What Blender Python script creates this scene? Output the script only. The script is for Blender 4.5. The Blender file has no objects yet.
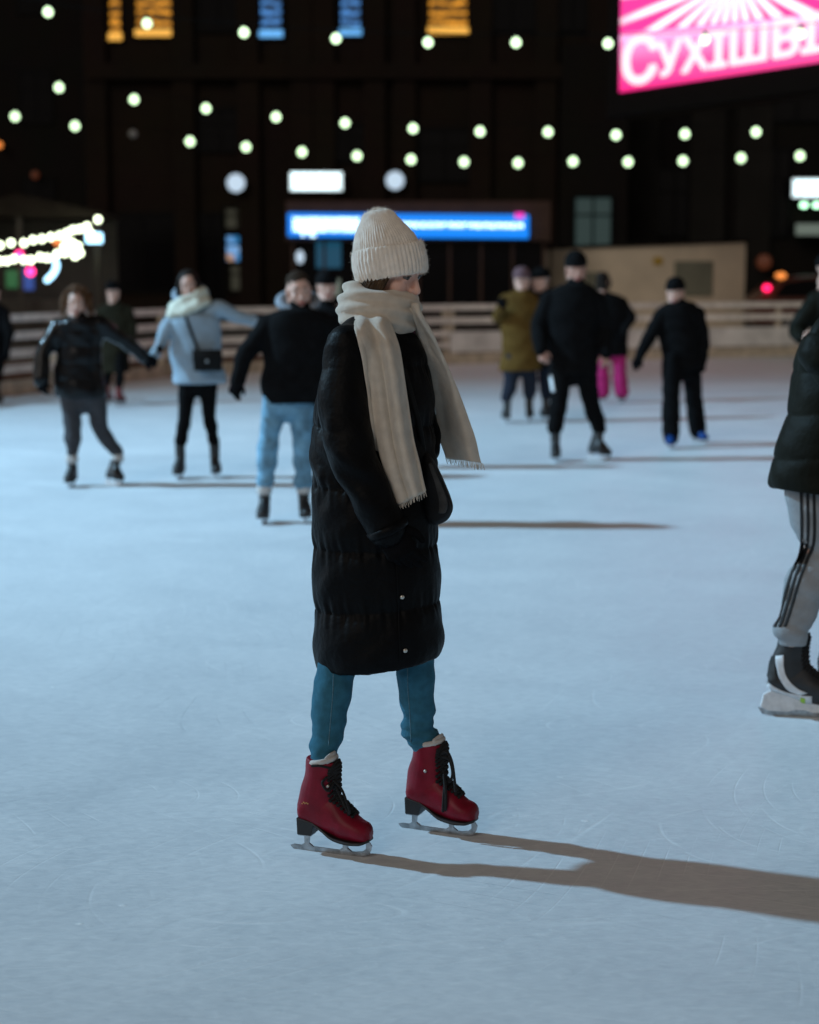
import bpy, math, random
import numpy as np
from mathutils import Vector, Matrix
from mathutils.bvhtree import BVHTree

R = random.Random(11)
SC = bpy.context.scene
COL = SC.collection
rad = math.radians

# ------------------------------------------------------------------ camera maths
FPX, CX, CY, HCAM, YH = 1750.0, 409.5, 512.0, 1.6, 277.0
PITCH = math.atan((CY - YH) / FPX)
CP, SP = math.cos(PITCH), math.sin(PITCH)
EYE = np.array([0.0, 0.0, HCAM])


def ray(px, py):
    x, yc = (px - CX) / FPX, -(py - CY) / FPX
    return np.array([x, CP + yc * SP, -SP + yc * CP])


def P(px, py, Y):
    d = ray(px, py)
    return EYE + d * (Y / d[1])


def G(px, py):
    d = ray(px, py)
    return EYE + d * (-HCAM / d[2])


def gY(py):
    return float(G(CX, py)[1])


# ------------------------------------------------------------------ materials
def nodes_of(name):
    m = bpy.data.materials.new(name)
    m.use_nodes = True
    nt = m.node_tree
    return m, nt, nt.nodes["Principled BSDF"]


def mat(name, col, rough=0.6, var=0.18, scale=9.0, bump=0.15, bscale=60.0, metal=0.0, sheen=0.0, spec=0.5, bdist=0.004, weave=0.0):
    m, nt, b = nodes_of(name)
    N, L = nt.nodes, nt.links
    tc = N.new("ShaderNodeTexCoord")
    n1 = N.new("ShaderNodeTexNoise"); n1.inputs["Scale"].default_value = scale; n1.inputs["Detail"].default_value = 5
    L.new(tc.outputs["Object"], n1.inputs["Vector"])
    rp = N.new("ShaderNodeValToRGB")
    c0 = [max(0, c * (1 - var)) for c in col]; c1 = [min(1, c * (1 + var)) for c in col]
    rp.color_ramp.elements[0].position = 0.3; rp.color_ramp.elements[0].color = (*c0, 1)
    rp.color_ramp.elements[1].position = 0.7; rp.color_ramp.elements[1].color = (*c1, 1)
    L.new(n1.outputs["Fac"], rp.inputs["Fac"])
    L.new(rp.outputs["Color"], b.inputs["Base Color"])
    b.inputs["Roughness"].default_value = rough
    b.inputs["Metallic"].default_value = metal
    b.inputs["Specular IOR Level"].default_value = spec
    if sheen:
        b.inputs["Sheen Weight"].default_value = sheen
        b.inputs["Sheen Roughness"].default_value = 0.5
    if bump:
        n2 = N.new("ShaderNodeTexNoise"); n2.inputs["Scale"].default_value = bscale; n2.inputs["Detail"].default_value = 6
        L.new(tc.outputs["Object"], n2.inputs["Vector"])
        h = n2.outputs["Fac"]
        if weave:
            w = N.new("ShaderNodeTexWave"); w.inputs["Scale"].default_value = weave; w.bands_direction = 'DIAGONAL'
            w.inputs["Distortion"].default_value = 1.5
            L.new(tc.outputs["Object"], w.inputs["Vector"])
            mx = N.new("ShaderNodeMath"); mx.operation = 'ADD'
            L.new(h, mx.inputs[0]); L.new(w.outputs["Fac"], mx.inputs[1]); h = mx.outputs[0]
        bp = N.new("ShaderNodeBump"); bp.inputs["Strength"].default_value = bump; bp.inputs["Distance"].default_value = bdist
        L.new(h, bp.inputs["Height"]); L.new(bp.outputs["Normal"], b.inputs["Normal"])
    return m


def glow(name, col, strength, base=(0.03, 0.03, 0.03)):
    m, nt, b = nodes_of(name)
    b.inputs["Base Color"].default_value = (*base, 1)
    b.inputs["Emission Color"].default_value = (*col, 1)
    b.inputs["Emission Strength"].default_value = strength
    return m


M = {}
M['skin'] = mat('skin', (0.60, 0.36, 0.28), 0.5, 0.10, 14, 0.08, 180, spec=0.35)
M['skin_fair'] = mat('skin_fair', (0.69, 0.42, 0.345), 0.5, 0.10, 22, 0.12, 220, spec=0.35)
M['skin_flush'] = mat('skin_flush', (0.50, 0.27, 0.205), 0.55, 0.12, 14, 0.08, 180, spec=0.3)
M['lip'] = mat('lip', (0.38, 0.10, 0.09), 0.4, 0.1, 40, 0.1, 200)
M['eye_white'] = mat('eye_white', (0.13, 0.12, 0.115), 0.3, 0.02, 9, 0)
M['iris'] = mat('iris', (0.03, 0.03, 0.025), 0.15, 0.1, 60, 0)
M['brow'] = mat('brow', (0.05, 0.03, 0.02), 0.8, 0.2, 60, 0.3, 300)
M['hair_brown'] = mat('hair_brown', (0.062, 0.036, 0.018), 0.55, 0.5, 70, 0.4, 300, spec=0.2)
M['hair_curly'] = mat('hair_curly', (0.10, 0.045, 0.018), 0.6, 0.45, 60, 0.5, 200, spec=0.2)
M['hair_dark'] = mat('hair_dark', (0.014, 0.010, 0.008), 0.6, 0.4, 60, 0.4, 200, spec=0.12)
M['hair_short'] = mat('hair_short', (0.030, 0.019, 0.012), 0.85, 0.4, 90, 0.6, 250, spec=0.1)
M['coat_black'] = mat('coat_black', (0.0026, 0.0030, 0.0038), 0.50, 0.25, 30, 0.4, 60, spec=0.085, bdist=0.006)
M['vinyl'] = mat('vinyl', (0.004, 0.004, 0.0045), 0.2, 0.2, 20, 0.25, 14, spec=0.22, bdist=0.02)
M['black_cloth'] = mat('black_cloth', (0.0055, 0.0055, 0.006), 0.9, 0.25, 20, 0.3, 50, spec=0.06, bdist=0.008)
M['black_trousers'] = mat('black_trousers', (0.0055, 0.0055, 0.006), 0.95, 0.25, 20, 0.3, 50, spec=0.06, bdist=0.008)
M['grey_trousers'] = mat('grey_trousers', (0.045, 0.045, 0.05), 0.9, 0.2, 20, 0.3, 60, spec=0.2)
M['navy_trousers'] = mat('navy_trousers', (0.014, 0.018, 0.03), 0.9, 0.2, 20, 0.3, 60, spec=0.2)
M['glove'] = mat('glove', (0.0038, 0.0038, 0.0045), 0.9, 0.25, 40, 0.4, 150, spec=0.06)
M['jeans_main'] = mat('jeans_main', (0.036, 0.155, 0.235), 0.85, 0.18, 40, 0.6, 420, weave=260, bdist=0.002, spec=0.2)
M['jeans_pale'] = mat('jeans_pale', (0.13, 0.27, 0.38), 0.88, 0.45, 12, 0.3, 200)
M['seam'] = mat('seam', (0.07, 0.17, 0.23), 0.9, 0.3, 200, 0.3, 300)
M['red_leather'] = mat('red_leather', (0.175, 0.005, 0.018), 0.42, 0.22, 26, 0.25, 160, spec=0.22, bdist=0.002)
M['black_rubber'] = mat('black_rubber', (0.012, 0.012, 0.013), 0.55, 0.25, 30, 0.2, 120)
M['lace'] = mat('lace', (0.006, 0.006, 0.007), 0.9, 0.2, 80, 0.5, 400)
M['lining'] = mat('lining', (0.5, 0.48, 0.46), 0.9, 0.12, 40, 0.4, 260)
M['steel'] = mat('steel', (0.36, 0.37, 0.38), 0.33, 0.35, 50, 0.25, 150, metal=1.0)
M['steel_worn'] = mat('steel_worn', (0.45, 0.45, 0.46), 0.4, 0.35, 50, 0.2, 150, metal=0.9)
M['gold_print'] = mat('gold_print', (0.5, 0.27, 0.08), 0.45, 0.2, 100, 0, metal=0.3)
M['black_boot'] = mat('black_boot', (0.012, 0.012, 0.013), 0.5, 0.3, 20, 0.25, 80)
M['blue_boot'] = mat('blue_boot', (0.004, 0.05, 0.22), 0.5, 0.2, 30, 0.2, 80, spec=0.25)
M['white_boot'] = mat('white_boot', (0.6, 0.6, 0.62), 0.5, 0.1, 30, 0.2, 80)
M['holder'] = mat('holder', (0.62, 0.63, 0.65), 0.4, 0.15, 40, 0.15, 100)
M['wool_hat'] = mat('wool_hat', (0.84, 0.775, 0.70), 0.95, 0.09, 45, 0.7, 330, sheen=0.3, spec=0.15, bdist=0.003)
M['wool_scarf'] = mat('wool_scarf', (0.74, 0.665, 0.57), 0.95, 0.10, 30, 0.6, 380, sheen=0.2, spec=0.12, bdist=0.002, weave=330)
M['bag_grey'] = mat('bag_grey', (0.011, 0.011, 0.012), 0.7, 0.3, 16, 0.3, 60, spec=0.15)
M['bag_edge'] = mat('bag_edge', (0.05, 0.05, 0.05), 0.8, 0.35, 30, 0.3, 100, spec=0.15)
M['bag_black'] = mat('bag_black', (0.006, 0.006, 0.006), 0.6, 0.3, 30, 0.3, 100, spec=0.12)
M['jacket_blue'] = mat('jacket_blue', (0.27, 0.35, 0.42), 0.8, 0.12, 8, 0.4, 34, bdist=0.01, spec=0.2)
M['hood_blue'] = mat('hood_blue', (0.26, 0.33, 0.40), 0.85, 0.12, 12, 0.4, 60)
M['scarf_pale'] = mat('scarf_pale', (0.62, 0.61, 0.50), 0.95, 0.14, 22, 0.5, 90)
M['hood_grey'] = mat('hood_grey', (0.22, 0.25, 0.29), 0.9, 0.15, 15, 0.4, 80)
M['olive_dark'] = mat('olive_dark', (0.016, 0.0145, 0.008), 0.8, 0.2, 14, 0.4, 40, spec=0.08, bdist=0.008)
M['ochre'] = mat('ochre', (0.100, 0.054, 0.012), 0.8, 0.18, 9, 0.4, 34, spec=0.1, bdist=0.01)
M['green_puffer'] = mat('green_puffer', (0.0062, 0.0068, 0.0042), 0.60, 0.2, 12, 0.4, 40, spec=0.08, bdist=0.008)
M['magenta'] = mat('magenta', (0.42, 0.006, 0.13), 0.8, 0.15, 10, 0.4, 50)
M['mauve'] = mat('mauve', (0.13, 0.07, 0.08), 0.95, 0.2, 30, 0.6, 150)
M['sweat_grey'] = mat('sweat_grey', (0.27, 0.285, 0.30), 0.95, 0.13, 18, 0.6, 120, spec=0.15, bdist=0.004)
M['red_boot'] = mat('red_boot', (0.16, 0.02, 0.02), 0.6, 0.2, 20, 0.2, 60)
M['stripe_black'] = mat('stripe_black', (0.009, 0.009, 0.010), 0.85, 0.2, 30, 0.3, 120)
M['reflective'] = mat('reflective', (0.75, 0.78, 0.8), 0.4, 0.08, 30, 0)
M['snap'] = mat('snap', (0.62, 0.60, 0.55), 0.3, 0.1, 60, 0, metal=0.8)
M['lime'] = mat('lime', (0.35, 0.6, 0.05), 0.4, 0.1, 60, 0)
# setting
M['board'] = mat('board', (0.80, 0.77, 0.72), 0.75, 0.2, 5, 0.4, 30)
M['board_tan'] = mat('board_tan', (0.52, 0.45, 0.35), 0.8, 0.3, 5, 0.4, 30)
M['board_red'] = mat('board_red', (0.17, 0.075, 0.04), 0.8, 0.35, 4, 0.4, 30)
M['panel_white'] = mat('panel_white', (0.72, 0.71, 0.69), 0.7, 0.25, 2.2, 0.2, 20)
M['paving'] = mat('paving', (0.07, 0.065, 0.06), 0.85, 0.3, 1.5, 0.4, 12)
M['metal_dark'] = mat('metal_dark', (0.0045, 0.0045, 0.0048), 0.6, 0.2, 4, 0.1, 30, spec=0.1)
M['kiosk_brown'] = mat('kiosk_brown', (0.055, 0.026, 0.016), 0.7, 0.2, 3, 0.2, 20)
M['kiosk_dark'] = mat('kiosk_dark', (0.022, 0.016, 0.013), 0.6, 0.25, 3, 0.2, 20)
M['beige'] = mat('beige', (0.70, 0.60, 0.46), 0.8, 0.10, 1.5, 0.2, 10)
M['greengrey'] = mat('greengrey', (0.20, 0.205, 0.155), 0.7, 0.12, 2, 0.1, 10)
M['stone_grey'] = mat('stone_grey', (0.016, 0.015, 0.014), 0.85, 0.2, 0.7, 0.2, 8, spec=0.1)
M['yellow_paint'] = mat('yellow_paint', (0.5, 0.32, 0.03), 0.7, 0.15, 10, 0)
M['car_red'] = mat('car_red', (0.11, 0.028, 0.015), 0.28, 0.08, 3, 0)
M['tyre'] = mat('tyre', (0.015, 0.015, 0.015), 0.85, 0.1, 30, 0.2, 60)
M['canvas'] = mat('canvas', (0.02, 0.016, 0.013), 0.9, 0.2, 4, 0.3, 25, spec=0.1)
M['cable'] = mat('cable', (0.004, 0.004, 0.004), 0.9, 0.1, 20, 0, spec=0.05)
M['bulb'] = glow('bulb_glow', (0.70, 1.0, 0.60), 2.6)
M['bulb_off'] = mat('bulb_off', (0.25, 0.25, 0.24), 0.25, 0.05, 20, 0)
M['garland'] = glow('garland_glow', (0.88, 1.0, 0.68), 6)
M['neon_white'] = glow('neon_white', (0.40, 0.75, 1.0), 4)
M['neon_pink'] = glow('neon_pink', (1.0, 0.03, 0.22), 5)
M['neon_orange'] = glow('neon_orange', (1.0, 0.25, 0.04), 1.6)
M['dim_orange'] = glow('dim_orange', (1.0, 0.25, 0.10), 0.06)
M['panel_blue'] = glow('panel_blue', (0.03, 0.09, 0.40), 0.7)
M['panel_green'] = glow('panel_green', (0.04, 0.32, 0.10), 0.30)
M['sign_white'] = glow('sign_white', (0.80, 0.97, 1.0), 1.5)
M['sign_cool'] = glow('sign_cool', (0.66, 0.83, 1.0), 0.85)
M['sign_text'] = glow('sign_text', (0.62, 0.90, 1.0), 3.6)
M['sign_blue'] = glow('sign_blue', (0.0, 0.21, 0.86), 1.25)
M['sign_pink'] = glow('sign_pink', (1.0, 0.04, 0.55), 1.2)
M['lamp_green'] = glow('lamp_green', (0.5, 1.0, 0.62), 4)
M['pale_bar'] = glow('pale_bar', (0.5, 0.62, 0.52), 0.24)
M['tail_red'] = glow('tail_red', (1.0, 0.012, 0.10), 4.0)
M['amber'] = glow('amber', (1.0, 0.30, 0.06), 1.3)
M['room_teal'] = glow('room_teal', (0.18, 0.34, 0.33), 0.11)
M['room_dim'] = glow('room_dim', (0.5, 0.5, 0.33), 0.045)
M['led_white'] = glow('led_white', (1.0, 0.90, 0.96), 1.15)


def glass_dark():
    m, nt, b = nodes_of('dark_glass')
    b.inputs["Base Color"].default_value = (0.006, 0.006, 0.007, 1)
    b.inputs["Roughness"].default_value = 0.12
    b.inputs["Specular IOR Level"].default_value = 0.12
    n = nt.nodes.new("ShaderNodeTexNoise"); n.inputs["Scale"].default_value = 1.2
    bp = nt.nodes.new("ShaderNodeBump"); bp.inputs["Strength"].default_value = 0.05
    nt.links.new(n.outputs["Fac"], bp.inputs["Height"]); nt.links.new(bp.outputs["Normal"], b.inputs["Normal"])
    return m


M['glass'] = glass_dark()


def brick_mat(name, c1, c2, mortar):
    m, nt, b = nodes_of(name)
    N, L = nt.nodes, nt.links
    tc = N.new("ShaderNodeTexCoord"); mp = N.new("ShaderNodeMapping")
    mp.inputs["Rotation"].default_value = (rad(90), 0, 0)
    L.new(tc.outputs["Object"], mp.inputs["Vector"])
    br = N.new("ShaderNodeTexBrick")
    br.inputs["Color1"].default_value = (*c1, 1); br.inputs["Color2"].default_value = (*c2, 1); br.inputs["Mortar"].default_value = (*mortar, 1)
    br.inputs["Scale"].default_value = 3.0; br.inputs["Mortar Size"].default_value = 0.012
    L.new(mp.outputs["Vector"], br.inputs["Vector"])
    n = N.new("ShaderNodeTexNoise"); n.inputs["Scale"].default_value = 0.5; n.inputs["Detail"].default_value = 6
    L.new(tc.outputs["Object"], n.inputs["Vector"])
    mx = N.new("ShaderNodeMix"); mx.data_type = 'RGBA'; mx.blend_type = 'MULTIPLY'; mx.inputs["Factor"].default_value = 0.6
    L.new(br.outputs["Color"], mx.inputs["A"]); L.new(n.outputs["Color"], mx.inputs["B"])
    L.new(mx.outputs["Result"], b.inputs["Base Color"])
    b.inputs["Roughness"].default_value = 0.9
    b.inputs["Specular IOR Level"].default_value = 0.2
    return m


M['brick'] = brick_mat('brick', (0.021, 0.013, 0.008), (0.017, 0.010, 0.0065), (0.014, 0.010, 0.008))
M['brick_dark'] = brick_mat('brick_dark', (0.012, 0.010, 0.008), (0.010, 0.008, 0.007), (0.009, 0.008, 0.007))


def curtain_lights(name, col, strength):
    """a lit window hung with rows of fairy lights"""
    m, nt, b = nodes_of(name)
    N, L = nt.nodes, nt.links
    tc = N.new("ShaderNodeTexCoord")
    w = N.new("ShaderNodeTexWave"); w.bands_direction = 'Z'; w.inputs["Scale"].default_value = 1.05
    w.inputs["Distortion"].default_value = 4.5; w.inputs["Detail"].default_value = 2; w.inputs["Detail Scale"].default_value = 2.4
    L.new(tc.outputs["Object"], w.inputs["Vector"])
    n = N.new("ShaderNodeTexNoise"); n.inputs["Scale"].default_value = 7; n.inputs["Detail"].default_value = 2
    L.new(tc.outputs["Object"], n.inputs["Vector"])
    pw = N.new("ShaderNodeMath"); pw.operation = 'POWER'; pw.inputs[1].default_value = 2.4
    L.new(w.outputs["Fac"], pw.inputs[0])
    mu = N.new("ShaderNodeMath"); mu.operation = 'MULTIPLY'
    L.new(pw.outputs[0], mu.inputs[0]); L.new(n.outputs["Fac"], mu.inputs[1])
    ml = N.new("ShaderNodeMath"); ml.operation = 'MULTIPLY_ADD'; ml.inputs[1].default_value = strength * 2; ml.inputs[2].default_value = strength * 0.08
    L.new(mu.outputs[0], ml.inputs[0])
    b.inputs["Base Color"].default_value = (0.02, 0.02, 0.02, 1)
    b.inputs["Emission Color"].default_value = (*col, 1)
    L.new(ml.outputs[0], b.inputs["Emission Strength"])
    return m


M['curtain_gold'] = curtain_lights('curtain_gold', (1.0, 0.40, 0.03), 0.85)
M['curtain_blue'] = curtain_lights('curtain_blue', (0.10, 0.36, 0.9), 0.75)
M['sill_gold'] = glow('sill_gold', (1.0, 0.50, 0.08), 1.0)
M['sill_blue'] = glow('sill_blue', (0.15, 0.5, 1.0), 1.0)


def poster_mat():
    """a lit shop display: blotches of blue, white and orange"""
    m, nt, b = nodes_of('shop_display')
    N, L = nt.nodes, nt.links
    tc = N.new("ShaderNodeTexCoord")
    v = N.new("ShaderNodeTexVoronoi"); v.inputs["Scale"].default_value = 3.2
    L.new(tc.outputs["Object"], v.inputs["Vector"])
    sp = N.new("ShaderNodeSeparateColor"); L.new(v.outputs["Color"], sp.inputs["Color"])
    rp = N.new("ShaderNodeValToRGB")
    e = rp.color_ramp.elements
    e[0].position = 0.0; e[0].color = (0.01, 0.12, 0.3, 1)
    e[1].position = 1.0; e[1].color = (0.35, 0.6, 1.0, 1)
    q = e.new(0.35); q.color = (0.02, 0.25, 0.6, 1)
    q = e.new(0.6); q.color = (0.7, 0.35, 0.1, 1)
    q = e.new(0.7); q.color = (0.05, 0.3, 0.7, 1)
    L.new(sp.outputs[0], rp.inputs["Fac"])
    b.inputs["Base Color"].default_value = (0.05, 0.05, 0.05, 1)
    L.new(rp.outputs["Color"], b.inputs["Emission Color"]); b.inputs["Emission Strength"].default_value = 0.75
    return m


M['display'] = poster_mat()
M['display_dim'] = glow('display_dim', (0.01, 0.16, 0.30), 0.35)


def led_mat():
    """the billboard's own picture: a white and pink sunburst over a pink band"""
    m, nt, b = nodes_of('led_screen')
    N, L = nt.nodes, nt.links
    tc = N.new("ShaderNodeTexCoord"); sx = N.new("ShaderNodeSeparateXYZ")
    L.new(tc.outputs["Object"], sx.inputs[0])

    def math_(op, a, bb=None, c=None):
        n = N.new("ShaderNodeMath"); n.operation = op
        for i, v in enumerate((a, bb, c)):
            if v is None:
                continue
            if isinstance(v, (int, float)):
                n.inputs[i].default_value = v
            else:
                L.new(v, n.inputs[i])
        return n.outputs[0]
    # object x runs along the screen, object z up; ray centre (0.59 of the width, 2.35 m up)
    dx = math_('MULTIPLY', math_('SUBTRACT', sx.outputs['X'], 3.9), 0.62)
    dz = math_('SUBTRACT', sx.outputs['Z'], 1.95)
    ang = math_('ARCTAN2', dz, dx)
    st = math_('SINE', math_('MULTIPLY', ang, 27.0))
    dist = math_('SQRT', math_('ADD', math_('MULTIPLY', dx, dx), math_('MULTIPLY', dz, dz)))
    # rays get whiter near the centre
    fac = math_('MULTIPLY_ADD', st, 1.3, math_('MULTIPLY_ADD', dist, -1.0, 1.75))
    cl = N.new("ShaderNodeClamp"); L.new(fac, cl.inputs[0])
    mx = N.new("ShaderNodeMix"); mx.data_type = 'RGBA'
    L.new(cl.outputs[0], mx.inputs["Factor"])
    mx.inputs["A"].default_value = (0.80, 0.03, 0.26, 1); mx.inputs["B"].default_value = (1.0, 0.93, 0.98, 1)
    # pale pink strip, then the saturated band behind the lettering
    nz = N.new("ShaderNodeTexNoise"); nz.inputs["Scale"].default_value = 1.3; L.new(tc.outputs["Object"], nz.inputs["Vector"])
    zz = math_('ADD', sx.outputs['Z'], math_('MULTIPLY', sx.outputs['X'], 0.055))
    strip = N.new("ShaderNodeValToRGB"); strip.color_ramp.interpolation = 'EASE'
    e = strip.color_ramp.elements
    e[0].position = 0.0; e[0].color = (0.82, 0.012, 0.20, 1)
    e[1].position = 1.0; e[1].color = (0.85, 0.10, 0.42, 1)
    q = e.new(0.42); q.color = (0.85, 0.06, 0.28, 1)
    q = e.new(0.78); q.color = (0.9, 0.22, 0.50, 1)
    q = e.new(0.90); q.color = (0.95, 0.42, 0.72, 1)
    L.new(math_('DIVIDE', math_('ADD', zz, math_('MULTIPLY', nz.outputs["Fac"], 0.08)), 1.33), strip.inputs["Fac"])
    up = math_('GREATER_THAN', zz, 1.27)
    m2 = N.new("ShaderNodeMix"); m2.data_type = 'RGBA'
    L.new(up, m2.inputs["Factor"]); L.new(strip.outputs["Color"], m2.inputs["A"]); L.new(mx.outputs["Result"], m2.inputs["B"])
    b.inputs["Base Color"].default_value = (0.02, 0.02, 0.02, 1)
    L.new(m2.outputs["Result"], b.inputs["Emission Color"]); b.inputs["Emission Strength"].default_value = 1.5
    return m


M['led'] = led_mat()


def ice_mat():
    m, nt, b = nodes_of('ice')
    N, L = nt.nodes, nt.links
    tc = N.new("ShaderNodeTexCoord")

    def noise(scale, detail=2.0, off=(0, 0, 0), dist=0.0, stretch=None, rot=0):
        mp = N.new("ShaderNodeMapping"); mp.inputs["Location"].default_value = off
        if stretch:
            mp.inputs["Scale"].default_value = stretch
        mp.inputs["Rotation"].default_value = (0, 0, rot)
        L.new(tc.outputs["Object"], mp.inputs["Vector"])
        n = N.new("ShaderNodeTexNoise"); n.noise_dimensions = '2D'
        n.inputs["Scale"].default_value = scale; n.inputs["Detail"].default_value = detail; n.inputs["Distortion"].default_value = dist
        L.new(mp.outputs["Vector"], n.inputs["Vector"])
        return n.outputs["Fac"]

    def mth(op, a, bb=None, c=None):
        n = N.new("ShaderNodeMath"); n.operation = op
        for i, v in enumerate((a, bb, c)):
            if v is None:
                continue
            if isinstance(v, (int, float)):
                n.inputs[i].default_value = v
            else:
                L.new(v, n.inputs[i])
        return n.outputs[0]

    def maprange(v, a, bb, c=0.0, d=1.0):
        n = N.new("ShaderNodeMapRange"); n.inputs[1].default_value = a; n.inputs[2].default_value = bb
        n.inputs[3].default_value = c; n.inputs[4].default_value = d
        L.new(v, n.inputs[0]); return n.outputs[0]

    def cuts(scale, k, width, off, mask_scale, lo, hi, stretch=None, rot=0.0):
        """long curved blade cuts: contour lines of a smooth field, broken up by a mask"""
        f = noise(scale, 0.0, off, 0.0, stretch, rot)
        fr = mth('FRACT', mth('MULTIPLY', f, k))
        d = mth('ABSOLUTE', mth('SUBTRACT', fr, 0.5))
        line = maprange(d, 0.0, width, 1.0, 0.0)
        return mth('MULTIPLY', line, maprange(noise(mask_scale, 3.0, off), lo, hi))
    s1 = cuts(0.30, 60, 0.05, (3, 1, 0), 2.2, 0.50, 0.72, None, 0.3)
    s2 = cuts(0.36, 44, 0.040, (13, 7, 0), 3.1, 0.50, 0.72, (0.5, 1.2, 1), -0.5)
    s3 = cuts(0.45, 46, 0.040, (5, 23, 0), 4.0, 0.50, 0.70, (0.4, 1.3, 1), 0.9)
    s4 = cuts(0.25, 90, 0.05, (41, 3, 0), 2.7, 0.50, 0.70, None, 1.9)
    s5 = cuts(0.6, 40, 0.05, (15, 43, 0), 5.0, 0.52, 0.70, (0.25, 1.2, 1), -0.2)
    scr = s1
    for s in (s2, s3, s4, s5):
        scr = mth('MAXIMUM', scr, s)
    # fine parallel grain left by blades and the smoothing machine
    grain = noise(34, 6.0, (2, 2, 0), 0.5, (0.55, 1.0, 1), 0.25)
    grain2 = noise(75, 5.0, (8, 1, 0), 0.3, (0.40, 1.0, 1), -0.9)
    cloud = noise(0.5, 5.0, (1, 9, 0), 0.6)
    cloud2 = noise(2.4, 6.0, (4, 5, 0), 0.5)
    # shaved snow specks
    v = N.new("ShaderNodeTexVoronoi"); v.inputs["Scale"].default_value = 2.6; v.voronoi_dimensions = '2D'
    L.new(tc.outputs["Object"], v.inputs["Vector"])
    spk = maprange(mth('ADD', v.outputs["Distance"], mth('MULTIPLY', noise(30, 3), 0.05)), 0.035, 0.055, 1.0, 0.0)
    v2 = N.new("ShaderNodeTexVoronoi"); v2.inputs["Scale"].default_value = 14; v2.voronoi_dimensions = '2D'
    L.new(tc.outputs["Object"], v2.inputs["Vector"])
    spk2 = mth('MULTIPLY', maprange(v2.outputs["Distance"], 0.04, 0.09, 1.0, 0.0), maprange(noise(1.1, 3, (7, 7, 0)), 0.5, 0.62))
    snow = mth('MAXIMUM', mth('MULTIPLY', mth('MULTIPLY', spk, maprange(noise(0.9, 2, (17, 7, 0)), 0.52, 0.62)), 0.7), mth('MULTIPLY', spk2, 0.16))
    tone = mth('ADD', mth('MULTIPLY', cloud, 0.5), mth('MULTIPLY', cloud2, 0.3))
    tone = mth('ADD', tone, mth('MULTIPLY', grain, 0.45))
    tone = mth('ADD', tone, mth('MULTIPLY', grain2, 0.30))
    rp = N.new("ShaderNodeValToRGB")
    rp.color_ramp.elements[0].position = 0.40; rp.color_ramp.elements[0].color = (0.525, 0.58, 0.63, 1)
    rp.color_ramp.elements[1].position = 1.10; rp.color_ramp.elements[1].color = (0.76, 0.80, 0.83, 1)
    L.new(tone, rp.inputs["Fac"])
    mx = N.new("ShaderNodeMix"); mx.data_type = 'RGBA'
    L.new(mth('MULTIPLY', scr, 0.42), mx.inputs["Factor"]); L.new(rp.outputs["Color"], mx.inputs["A"]); mx.inputs["B"].default_value = (0.88, 0.91, 0.93, 1)
    dk = cuts(0.28, 70, 0.045, (33, 17, 0), 2.6, 0.50, 0.70, None, 2.4)
    m1 = N.new("ShaderNodeMix"); m1.data_type = 'RGBA'
    L.new(mth('MULTIPLY', dk, 0.22), m1.inputs["Factor"]); L.new(mx.outputs["Result"], m1.inputs["A"]); m1.inputs["B"].default_value = (0.30, 0.35, 0.39, 1)
    m2 = N.new("ShaderNodeMix"); m2.data_type = 'RGBA'
    L.new(snow, m2.inputs["Factor"]); L.new(m1.outputs["Result"], m2.inputs["A"]); m2.inputs["B"].default_value = (0.92, 0.94, 0.95, 1)
    L.new(m2.outputs["Result"], b.inputs["Base Color"])
    L.new(maprange(tone, 0.4, 1.1, 0.34, 0.62), b.inputs["Roughness"])
    b.inputs["IOR"].default_value = 1.31
    b.inputs["Specular IOR Level"].default_value = 0.42
    h = mth('ADD', mth('MULTIPLY', grain, 0.5), mth('MULTIPLY', grain2, 0.4))
    h = mth('ADD', h, mth('MULTIPLY', snow, 0.8))
    h = mth('ADD', h, mth('MULTIPLY', cloud2, 0.6))
    h = mth('SUBTRACT', h, mth('MULTIPLY', mth('MAXIMUM', scr, dk), 0.35))
    bp = N.new("ShaderNodeBump"); bp.inputs["Strength"].default_value = 0.28; bp.inputs["Distance"].default_value = 0.007
    L.new(h, bp.inputs["Height"]); L.new(bp.outputs["Normal"], b.inputs["Normal"])
    return m


M['ice'] = ice_mat()


def striped_scarf():
    return M['scarf_pale']


# ------------------------------------------------------------------ mesh builder
def A(*v):
    return np.array(v, float)


def unit(v):
    v = np.asarray(v, float); n = np.linalg.norm(v)
    return v / n if n > 1e-12 else v


def catmull(rows, sub):
    rows = np.asarray(rows, float)
    n = len(rows)
    if n < 3 or sub < 2:
        return rows
    p = np.vstack([2 * rows[0] - rows[1], rows, 2 * rows[-1] - rows[-2]])
    out = []
    for i in range(1, n):
        p0, p1, p2, p3 = p[i - 1], p[i], p[i + 1], p[i + 2]
        for k in range(sub):
            t = k / sub
            out.append(0.5 * ((2 * p1) + (-p0 + p2) * t + (2 * p0 - 5 * p1 + 4 * p2 - p3) * t * t + (-p0 + 3 * p1 - 3 * p2 + p3) * t ** 3))
    out.append(rows[-1])
    return np.array(out)


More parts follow.
